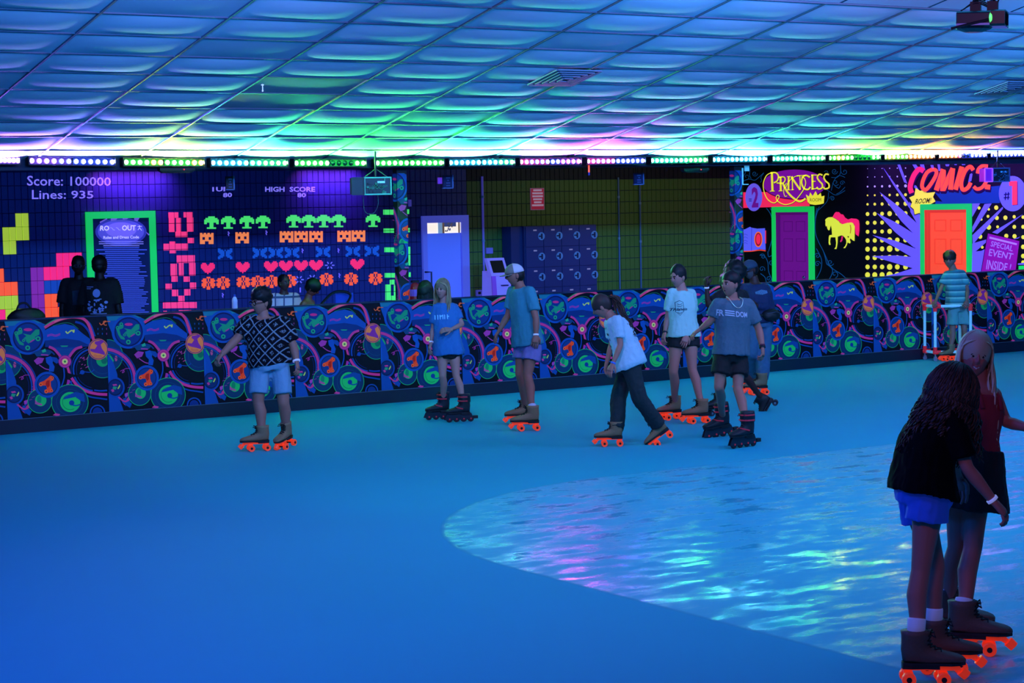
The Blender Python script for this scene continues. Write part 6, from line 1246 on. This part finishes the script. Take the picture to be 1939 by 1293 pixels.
# ---- 8 man in cap and jeans
r, I = person('bearded man in a dark cap, navy pullover and jeans near the right post',
    dict(head=(1420,511,-.02), neck=(1430,536), sha=(1409,549,-.05), shb=(1451,549,.06), ela=(1404,584,-.08), wra=(1412,578,-.26), haa=(1420,574,-.28), elb=(1459,584,-.02), wrb=(1430,578,-.24), hab=(1418,575,-.27),
         hipa=(1425,612,-.03), hipb=(1450,612,.04), kna=(1422,668,-.10), knb=(1446,670,-.06)),
    dict(ang=-58, pitch=14, k=1.0, brow='14100e', beard='5a5252', lip='4a2c28'), dict(ang=-38, w=(.17, .17, .165), d=(.12, .125, .12)),
    [dict(p=(1424,738), ang=-76), dict(p=(1443,747), ang=-76)], dict(skin='4a302a', s=1.02, arm=1.1, leg=1.0))
o = shirt(r, I, mat('pullover_navy', '14264c', .8, bump=.3, bscale=60), 1.0, .028, 1.9, .07, .02, seed=17, folds=.009, name='pullover'); bottoms(r, I, mat('jeans_blue', '3a6482', .8, var=.25, vscale=12), 1.9, .10, .085, .88, seed=18, folds=.009, name='jeans'); skates(r, I, [('quad', TAN), ('quad', TAN)], 1.1)
m = MB(); ex_, ey_, ez_ = I['hf']; c, k = I['hc'], I['k']; hair_cap(m, c, ex_, ey_, ez_, k, '0c0a0a', (.080, .085, .08), (0, -.030, -.002), .003, 40); obj('hair', m, SKINM, r, smooth=True); hat = cap_hat(r, I, mat('cap_slate', '2c4054', .8)); m = MB(); ex_, ey_, ez_ = I['hf']
for s_ in (-1, 1): q = I['hc']+(ex_*.035*s_+ey_*.115+ez_*.06)*I['k']; m.ball(q, Vector((.028, .010, .016)), 10, 6, 0, None, Matrix((ex_, ey_, ez_)).transposed())
obj('sunglasses', m, mat('sunglass_lens', '8aa0c0', .1, .1), hat)
decal(r, I, 'shirt_print', o, dense([[(x, .5-.4*(1-abs(x-.5)*1.6)), (x+.03, .5-.4*(1-abs(x-.5)*1.6)), (x+.03, .6+.3*(1-abs(x-.5)*1.6)), (x, .6+.3*(1-abs(x-.5)*1.6))] for x in [.05*i for i in range(2, 18)]]), .20, .08, I['neck']-I['spine']*.24, col='6a9ab8')
c = atD(1459, 597, I['D']-.10); t = thing('waist_bag', (c.x, c.y, c.z-.08), 'black waist bag on the hip of the bearded man in jeans', 'bag'); m = MB(); m.ball(c, (.14, .10, .085), 16, 10)
for v in m.v: v += Vector((1, 1, 1))*.018*noise.noise(v*14)
obj('bag_body', m, BLACKM, t, smooth=True); m = MB(); R0 = I['trings'](.80, .80, .05, 1)[0]; m.tube(R0+[R0[0]], .014, 6); obj('belt', m, BLACKM, t)
m = MB(); m.tube([c+Vector((-.1, -.06, .03)), c+Vector((0, -.105, .045)), c+Vector((.1, -.06, .03))], .004, 5); obj('zip', m, mat('zip_grey', '4a5060', .4), t)
# ---- 9 boy with the walker
r, I = person('boy in a striped teal tee and pale shorts pushing the white tube walker',
    dict(head=(1798,492,-.02), neck=(1805,510), sha=(1791,518,-.04), shb=(1824,518,.04), ela=(1783,544,-.06), wra=(1772,569,-.22), haa=(1767,579,-.27), elb=(1832,548,-.04), wrb=(1831,571,-.22), hab=(1828,580,-.28),
         hipa=(1805,582,-.02), hipb=(1823,582,.02), kna=(1804,625,-.05), knb=(1826,625,-.03)),
    dict(ang=-22, pitch=10, k=1.08, brow='1c1412'), dict(ang=-15, w=(.13, .12, .135), d=(.09, .085, .10)),
    [dict(p=(1801,683), ang=-62), dict(p=(1824,681), ang=-50)], dict(skin='a88478', s=.97, arm=.8, leg=.85, curla=.9, curlb=.9))
ST = bpy.data.materials.new('tee_striped'); ST.use_nodes = True; nt = ST.node_tree; b = nt.nodes['Principled BSDF']; b.inputs['Roughness'].default_value = .85; tc = nt.nodes.new('ShaderNodeTexCoord'); sx = nt.nodes.new('ShaderNodeSeparateXYZ'); nt.links.new(tc.outputs['Object'], sx.inputs[0])
cr = nt.nodes.new('ShaderNodeValToRGB'); nt.links.new(NM(nt, 'FRACT', NM(nt, 'MULTIPLY', sx.outputs[2], 11.5)), cr.inputs[0]); E_ = cr.color_ramp.elements; E_[0].position = .0; E_[0].color = (*lin('2a8090'), 1); E_[1].position = .45; E_[1].color = (*lin('50a8a8'), 1)
for p_, c_ in ((.52, 'a8d8d0'), (.62, '3a9098'), (.80, '1a5868'), (.92, '2a8090')): e = cr.color_ramp.elements.new(p_); e.color = (*lin(c_), 1)
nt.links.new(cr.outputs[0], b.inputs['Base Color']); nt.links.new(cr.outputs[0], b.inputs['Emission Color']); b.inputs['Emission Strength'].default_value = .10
shirt(r, I, ST, 1.02, .026, .78, .076, .045, seed=19, folds=.009); bottoms(r, I, mat('shorts_pale_green', '6aa8a0', .8), .78, .10, .112, .9, seed=20, folds=.009); skates(r, I, [('quad', TAN), ('quad', TAN)], 1.05)
m = MB(); ex_, ey_, ez_ = I['hf']; c, k = I['hc'], I['k']; hair_cap(m, c, ex_, ey_, ez_, k, '2a1a16', (.092, .106, .088), (0, -.014, .050), .008, 40); hair_cap(m, c, ex_, ey_, ez_, k, '2a1a16', (.084, .075, .085), (0, -.042, .008), .004, 40); obj('hair', m, SKINM, r, smooth=True)
# walker: white tubes, red elbows, casters
wd = (onZ(1771, 683)-CAM).dot(FWD)-.05; c0 = onZ(1771, 684); c0.z = 0; ax_ = (RH*1+FH*.10).normalized(); ay_ = Vector((-ax_.y, ax_.x, 0)); Wd = .53; Dp = .30; Hh = .80; zb = .13
wk = thing('skate_walker', c0+ax_*Wd/2, 'white plastic tube skate walker with red corner joints, held by the boy', 'walker'); TB = mat('tube_white', 'b8d8e0', .4, .30, '60c0ff'); RJ = mat('joint_red', 'c02030', .45, .35)
cor = {(i, j, z): c0+ax_*(Wd*i)-ay_*(-Dp*j)*1.0+ax_*(-.06*j)+UP*z for i in (0, 1) for j in (0, 1) for z in (zb, Hh)}
def tb(a, b, nm='tube'): m = MB(); m.cyl(a, b, .021, 12); obj(nm, m, TB, wk, smooth=False)
for i in (0, 1):
    for j in (0, 1): tb(cor[i, j, zb], cor[i, j, Hh])
    tb(cor[i, 0, zb], cor[i, 1, zb])
    tb(cor[i, 0, Hh], cor[i, 1, Hh])
tb(cor[0, 0, zb], cor[1, 0, zb]); tb(cor[0, 0, Hh], cor[1, 0, Hh])
for key, q in cor.items():
    i, j, z = key; m = MB(); s_ = 1 if z == zb else -1; m.cyl(q-UP*s_*.025, q+UP*s_*.075, .028, 12); m.cyl(q-ax_*(.0 if i == 0 else .08)-ax_*(.02 if i == 0 else 0), q+ax_*(.08 if i == 0 else .02), .028, 12); m.cyl(q+ay_*(-.02 if j == 0 else -.08), q+ay_*(.08 if j == 0 else .02), .028, 12); obj('corner_joint', m, RJ, wk)
    if z == zb: m = MB(); m.cyl(q, q-UP*.07, .012, 8); m.cyl(Vector((q.x, q.y, .03))-ay_*.014, Vector((q.x, q.y, .03))+ay_*.014, .03, 12); m.obox(Vector((q.x, q.y, .055)), ax_*.02, ay_*.02, UP*.012); obj('caster', m, mat('caster_steel', '9aa4b8', .3, metal=.6), wk)
# ---- 10 curly haired girl, seen from behind
r, I = person('girl with long dark curly hair, black tee and blue shorts, seen from behind',
    dict(head=(1801,748,.0), neck=(1780,780), sha=(1752,790,.14), shb=(1800,790,-.12), ela=(1800,868,.26), wra=(1815,905,.34), haa=(1820,925,.36), elb=(1832,887,-.16), wrb=(1884,952,-.16), hab=(1912,982,-.16),
         hipa=(1735,938,.08), hipb=(1760,940,-.08), kna=(1772,1075,.10), knb=(1744,1078,-.08)),
    dict(ang=115, pitch=18, k=1.0, brow='201412'), dict(ang=100, w=(.145, .135, .165), d=(.11, .105, .125), bend=-.03),
    [dict(p=(1768,1272), ang=84), dict(p=(1734,1295), ang=86)], dict(skin='a87e78', s=.98, arm=.88, leg=.95, vox=.008, curlb=.5))
shirt(r, I, mat('tee_black', '040508', .9, spec=.1), .98, .028, .80, .078, .03, seed=21, folds=.008); bottoms(r, I, mat('shorts_bright_blue', '1c50c8', .8, .06), .34, .108, .118, .84, seed=22, folds=.006); skates(r, I, [('quad', ('5c4436', 'ff3c1c', .34)), ('quad', ('5c4436', 'ff3c1c', .34))], 1.15); socks(r, I, WSOCK, .10)
m = MB(); ex_, ey_, ez_ = I['hf']; c, k = I['hc'], I['k']; hair_cap(m, c, ex_, ey_, ez_, k, '0e0908', (.105, .118, .112), (0, -.03, .008), .014, 30)
hair_cap(m, c, RH, FH, UP, 1., '0c0807', (.115, .095, .125), (-.06, 0, -.10), .02, 14, n=36, m=26)
CG = (UP*-1-RH*.42).normalized(); hair_strands(m, c, ex_, ey_, ez_, k*1.17, 620, .31, 7, '241814', '4a342c', curl=.015, r=.0036, spread=.55, front_gap=.35, fall=CG, cling=.02); hair_strands(m, c, ex_, ey_, ez_, k*1.17, 320, .27, 9, '3a2822', '160e0c', curl=.013, r=.0034, spread=.5, front_gap=.2, fall=(UP*-1+RH*.05).normalized(), cling=.02)
obj('hair', m, SKINM, r, smooth=True); bracelet(r, I, 'b', ANKB, .90, r=.034)
# ---- 11 laughing girl with long fair hair
r, I = person('laughing girl with long fair hair, red top and black skirt',
    dict(head=(1846,674,-.04), neck=(1856,724), sha=(1818,748,-.02), shb=(1884,750,.06), ela=(1806,820,.06), wra=(1812,888,.0), haa=(1820,918,-.02), elb=(1905,799,.02), wrb=(1957,812,-.1), hab=(1985,816,-.12),
         hipa=(1816,892,.02), hipb=(1852,892,.02), kna=(1812,1035,.03), knb=(1842,1037,-.08)),
    dict(ang=-2, pitch=2, tilt=-8, k=1.02, brow='6a5044', smile=1., lip='a84850'), dict(ang=10, w=(.135, .12, .155), d=(.10, .09, .115)),
    [dict(p=(1793,1211), ang=76), dict(p=(1823,1237), ang=78)], dict(skin='b07a74', s=1.0, arm=.82, leg=.95, vox=.008))
shirt(r, I, mat('top_red', '7a1428', .8, .03), .82, .014, .3, .07, .02, sleeves=False, seed=23, folds=.004, t0=.12, name='top')
m = MB(); n0 = I['neck']; 
for s_ in (-1, 1): q = I['sxt']*(.062*s_); m.tube([n0+q-UP*.01, n0+q+I['fr']*.08-UP*.06, n0+q*.95+I['fr']*.112-UP*.13], .013, 8); m.tube([n0+q-UP*.01, n0+q-I['fr']*.07-UP*.05, n0+q-I['fr']*.10-UP*.13], .013, 8)
obj('strap', m, MC['top_red'], r, smooth=True)
m = MB(); R_ = I['trings'](.74, 1.0, .022, 6, .03); m.loft(R_+[[p_-UP*(.10*j)+(p_-I['pel']).normalized()*.012*j for p_ in R_[-1]] for j in (1, 2)]); finish('skirt', m, mat('skirt_black', '06070a', .8), r, .01, 2, .008, 31)
skates(r, I, [('quad', ('5c4436', 'ff3c1c', .34)), ('quad', ('5c4436', 'ff3c1c', .34))], 1.18); socks(r, I, WSOCK, .06)
m = MB(); ex_, ey_, ez_ = I['hf']; c, k = I['hc'], I['k']; hair_cap(m, c, ex_, ey_, ez_, k, 'b8a488', (.086, .108, .108), (0, -.015, .032), .003, 20); hair_strands(m, c, ex_, ey_, ez_, k, 520, .37, 5, 'e0ccaa', 'a89474', r=.0042, spread=.22, front_gap=.78, wav=.02, cling=.010); part_strands(m, c, ex_, ey_, ez_, k, 190, .46, 15, 'e0ccaa', 'a89474'); obj('hair', m, SKINM, r, smooth=True)

# ---- people standing in the walkway behind the barrier
def stander(label, px, py, D, ang, hang, skin, cfg=None, head_extra=None, lean=0., arms=None, sit=0.):
    c = atD(px, py, D); rt, fr = heading(ang-90), heading(ang); hgt = c.z+.115; k = min(1.05, max(.9, hgt/1.74))
    pj_ = lambda v: proj(v)[:2]
    def J(off_r, off_f, z):
        v = Vector((c.x, c.y, 0))+rt*off_r+fr*(off_f+lean*max(0, (z-.95*k)/.6))+UP*z-fr*lean; p_ = proj(v); return (p_[0], p_[1], p_[2]-D)
    top = c.z
    Jd = dict(head=J(0, .03, top), neck=J(0, -.015, top-.16*k), sha=J(-.185*k, 0, top-.215*k), shb=J(.185*k, 0, top-.215*k), ela=J(-.23, .0, top-.54*k), wra=J(-.22, .12, top-.78*k), haa=J(-.2, .18, top-.88*k), elb=J(.23, .0, top-.54*k), wrb=J(.22, .12, top-.78*k), hab=J(.2, .18, top-.88*k),
              hipa=J(-.085, 0, top-.74*k), hipb=J(.085, 0, top-.74*k), kna=J(-.095, .02, .50*k), knb=J(.095, .02, .50*k))
    if arms: Jd.update({k_: J(*v) for k_, v in arms(top).items()})
    ft = [dict(p=pj_(Vector((c.x, c.y, 0))+rt*o_-fr*lean), ang=ang, kind='shoe') for o_ in (-.1, .1)]
    he = dict(ang=hang, k=1.0, brow='100c0c', lip='3a2422'); he.update(head_extra or {})
    r, I = person(label, Jd, he, dict(ang=ang, w=(.165, .15, .16), d=(.115, .105, .115)), ft, dict(skin=skin, s=k, vox=.016, D=D, **(cfg or {})))
    for sd_ in ('a', 'b'):
        hp, kn, an, fw, up, b = I['limbs']['l'+sd_]; m = MB(); m.loft([ellring(b+fw*x+UP*z, fw.cross(UP), UP, w_, h_, 10) for x, z, w_, h_ in ((-.08, .05, .03, .045), (-.02, .06, .04, .055), (.08, .045, .045, .04), (.16, .03, .04, .028), (.19, .02, .02, .012))]); obj('shoe', m, mat('shoe_dark', '0c0d12', .6), r, smooth=True)
    return r, I
def simple_hair(r, I, col, size=(.088, .104, .10), off=(0, -.022, .04), amp=.006, more=None):
    m = MB(); ex_, ey_, ez_ = I['hf']; hair_cap(m, I['hc'], ex_, ey_, ez_, I['k'], col, size, off, amp, 35, n=20, m=14); hair_cap(m, I['hc'], ex_, ey_, ez_, I['k'], col, (.082, .075, .085), (0, -.042, .0), .004, 35, n=16, m=12)
    if more: more(m)
    return obj('hair', m, SKINM, r, smooth=True)
DKT = mat('tee_charcoal', '07080e', .85); DKJ = mat('trousers_black', '08090e', .85)
r, I = stander('person with glasses in a dark tee facing the rink beside the rules board', 148.5, 504, 25.8, 8, 10, '241614', dict(arm=1.05)); shirt(r, I, DKT, 1.02, .03, .75, .078, .03, seed=41); bottoms(r, I, DKJ, 1.9, .1, .085, .88, seed=42, name='trousers'); simple_hair(r, I, '040304'); glasses(r, I, mat('spectacle_thin', '303850', .3))
decal(r, I, 'shirt_print', [o for o in r.children if o.name.startswith('shirt')][0], dense([[(.1, .1), (.9, .05), (.95, .9), (.1, .95)]]), .2, .22, I['neck']-I['spine']*.4, col='1c2c40')
r, I = stander('person in a black tee with pale artwork on the back before the rules board', 189, 504, 25.0, 172, 150, '1c1210', dict(arm=1.1)); shirt(r, I, DKT, 1.02, .03, .78, .08, .03, seed=43); bottoms(r, I, DKJ, 1.9, .1, .085, .88, seed=44, name='trousers'); simple_hair(r, I, '040304')
rr = random.Random(6); art = [disc2(.5, .25, .17, .15, 12)]+[disc2(rr.uniform(.1, .9), rr.uniform(.45, .95), rr.uniform(.03, .08), rr.uniform(.02, .06), 7) for _ in range(26)]+[rect(.05, .02, .35, .04), rect(.05, .08, .25, .10), rect(.2, .96, .9, .985)]
so = [o for o in r.children if o.name.startswith('shirt')][0]; decal(r, I, 'shirt_print', so, dense(art), .30, .36, I['neck']-I['spine']*.42, col='98a8e0', back=True)
r, I = stander('man in a pale checked shirt behind the barrier', 537.5, 535, 25.3, 20, 38, '5a3a38', dict(arm=1.0), lean=.0)
PLD = bpy.data.materials.new('shirt_checked'); PLD.use_nodes = True; nt = PLD.node_tree; b = nt.nodes['Principled BSDF']; b.inputs['Roughness'].default_value = .85; tc = nt.nodes.new('ShaderNodeTexCoord'); mp = nt.nodes.new('ShaderNodeMapping'); mp.inputs['Rotation'].default_value = (0, 0, YAW); nt.links.new(tc.outputs['Object'], mp.inputs[0]); sx = nt.nodes.new('ShaderNodeSeparateXYZ'); nt.links.new(mp.outputs[0], sx.inputs[0])
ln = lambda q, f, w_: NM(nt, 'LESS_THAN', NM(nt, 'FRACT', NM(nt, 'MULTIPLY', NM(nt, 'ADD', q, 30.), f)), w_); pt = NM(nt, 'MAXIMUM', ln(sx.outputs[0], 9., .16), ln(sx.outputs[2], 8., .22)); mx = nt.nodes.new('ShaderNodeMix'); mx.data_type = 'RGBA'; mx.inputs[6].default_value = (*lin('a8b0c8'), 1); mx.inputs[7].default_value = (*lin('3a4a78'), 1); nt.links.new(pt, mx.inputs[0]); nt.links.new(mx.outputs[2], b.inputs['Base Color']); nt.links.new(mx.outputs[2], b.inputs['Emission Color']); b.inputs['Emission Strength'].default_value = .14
shirt(r, I, PLD, 1.05, .03, .85, .08, .03, seed=45); bottoms(r, I, DKJ, 1.9, .1, .085, .88, seed=46, name='trousers'); simple_hair(r, I, '0c0808', (.082, .100, .09), (0, -.024, .034), .002)
r, I = stander('woman with short black hair in a strapped top bending down behind the barrier', 590, 546, 24.9, 78, 85, '8a5850', dict(arm=.95), dict(pitch=35), lean=.12); shirt(r, I, mat('top_rust', '5a2420', .85, .05), 1.0, .012, .5, .07, .02, seed=47, sleeves=False, t0=.14, name='top'); bottoms(r, I, DKJ, 1.9, .1, .085, .88, seed=48, name='trousers')
simple_hair(r, I, '050405', (.098, .115, .11), (0, -.018, .035), .012)
r, I = stander('person with long black hair and a raised arm before the pale door', 803, 551, 25.5, 150, 160, '6a4640', dict(arm=.85), arms=lambda t: dict(ela=(.16, .16, t-.32), wra=(.17, .2, t-.06), haa=(.17, .2, t+.06)) if False else dict(elb=(.2, .16, t-.34), wrb=(.20, .12, t-.02), hab=(.20, .10, t+.1)))
shirt(r, I, mat('top_slate', '3a4a6a', .85), 1.0, .02, .6, .07, .02, seed=49); bottoms(r, I, DKJ, 1.9, .1, .085, .88, seed=50, name='trousers')
simple_hair(r, I, '050405', (.105, .125, .125), (0, -.03, .0), .012, lambda m: hair_strands(m, I['hc'], *I['hf'], I['k']*1.1, 90, .26, 12, '060506', '0c0a0c', r=.010, spread=.2, front_gap=.4))
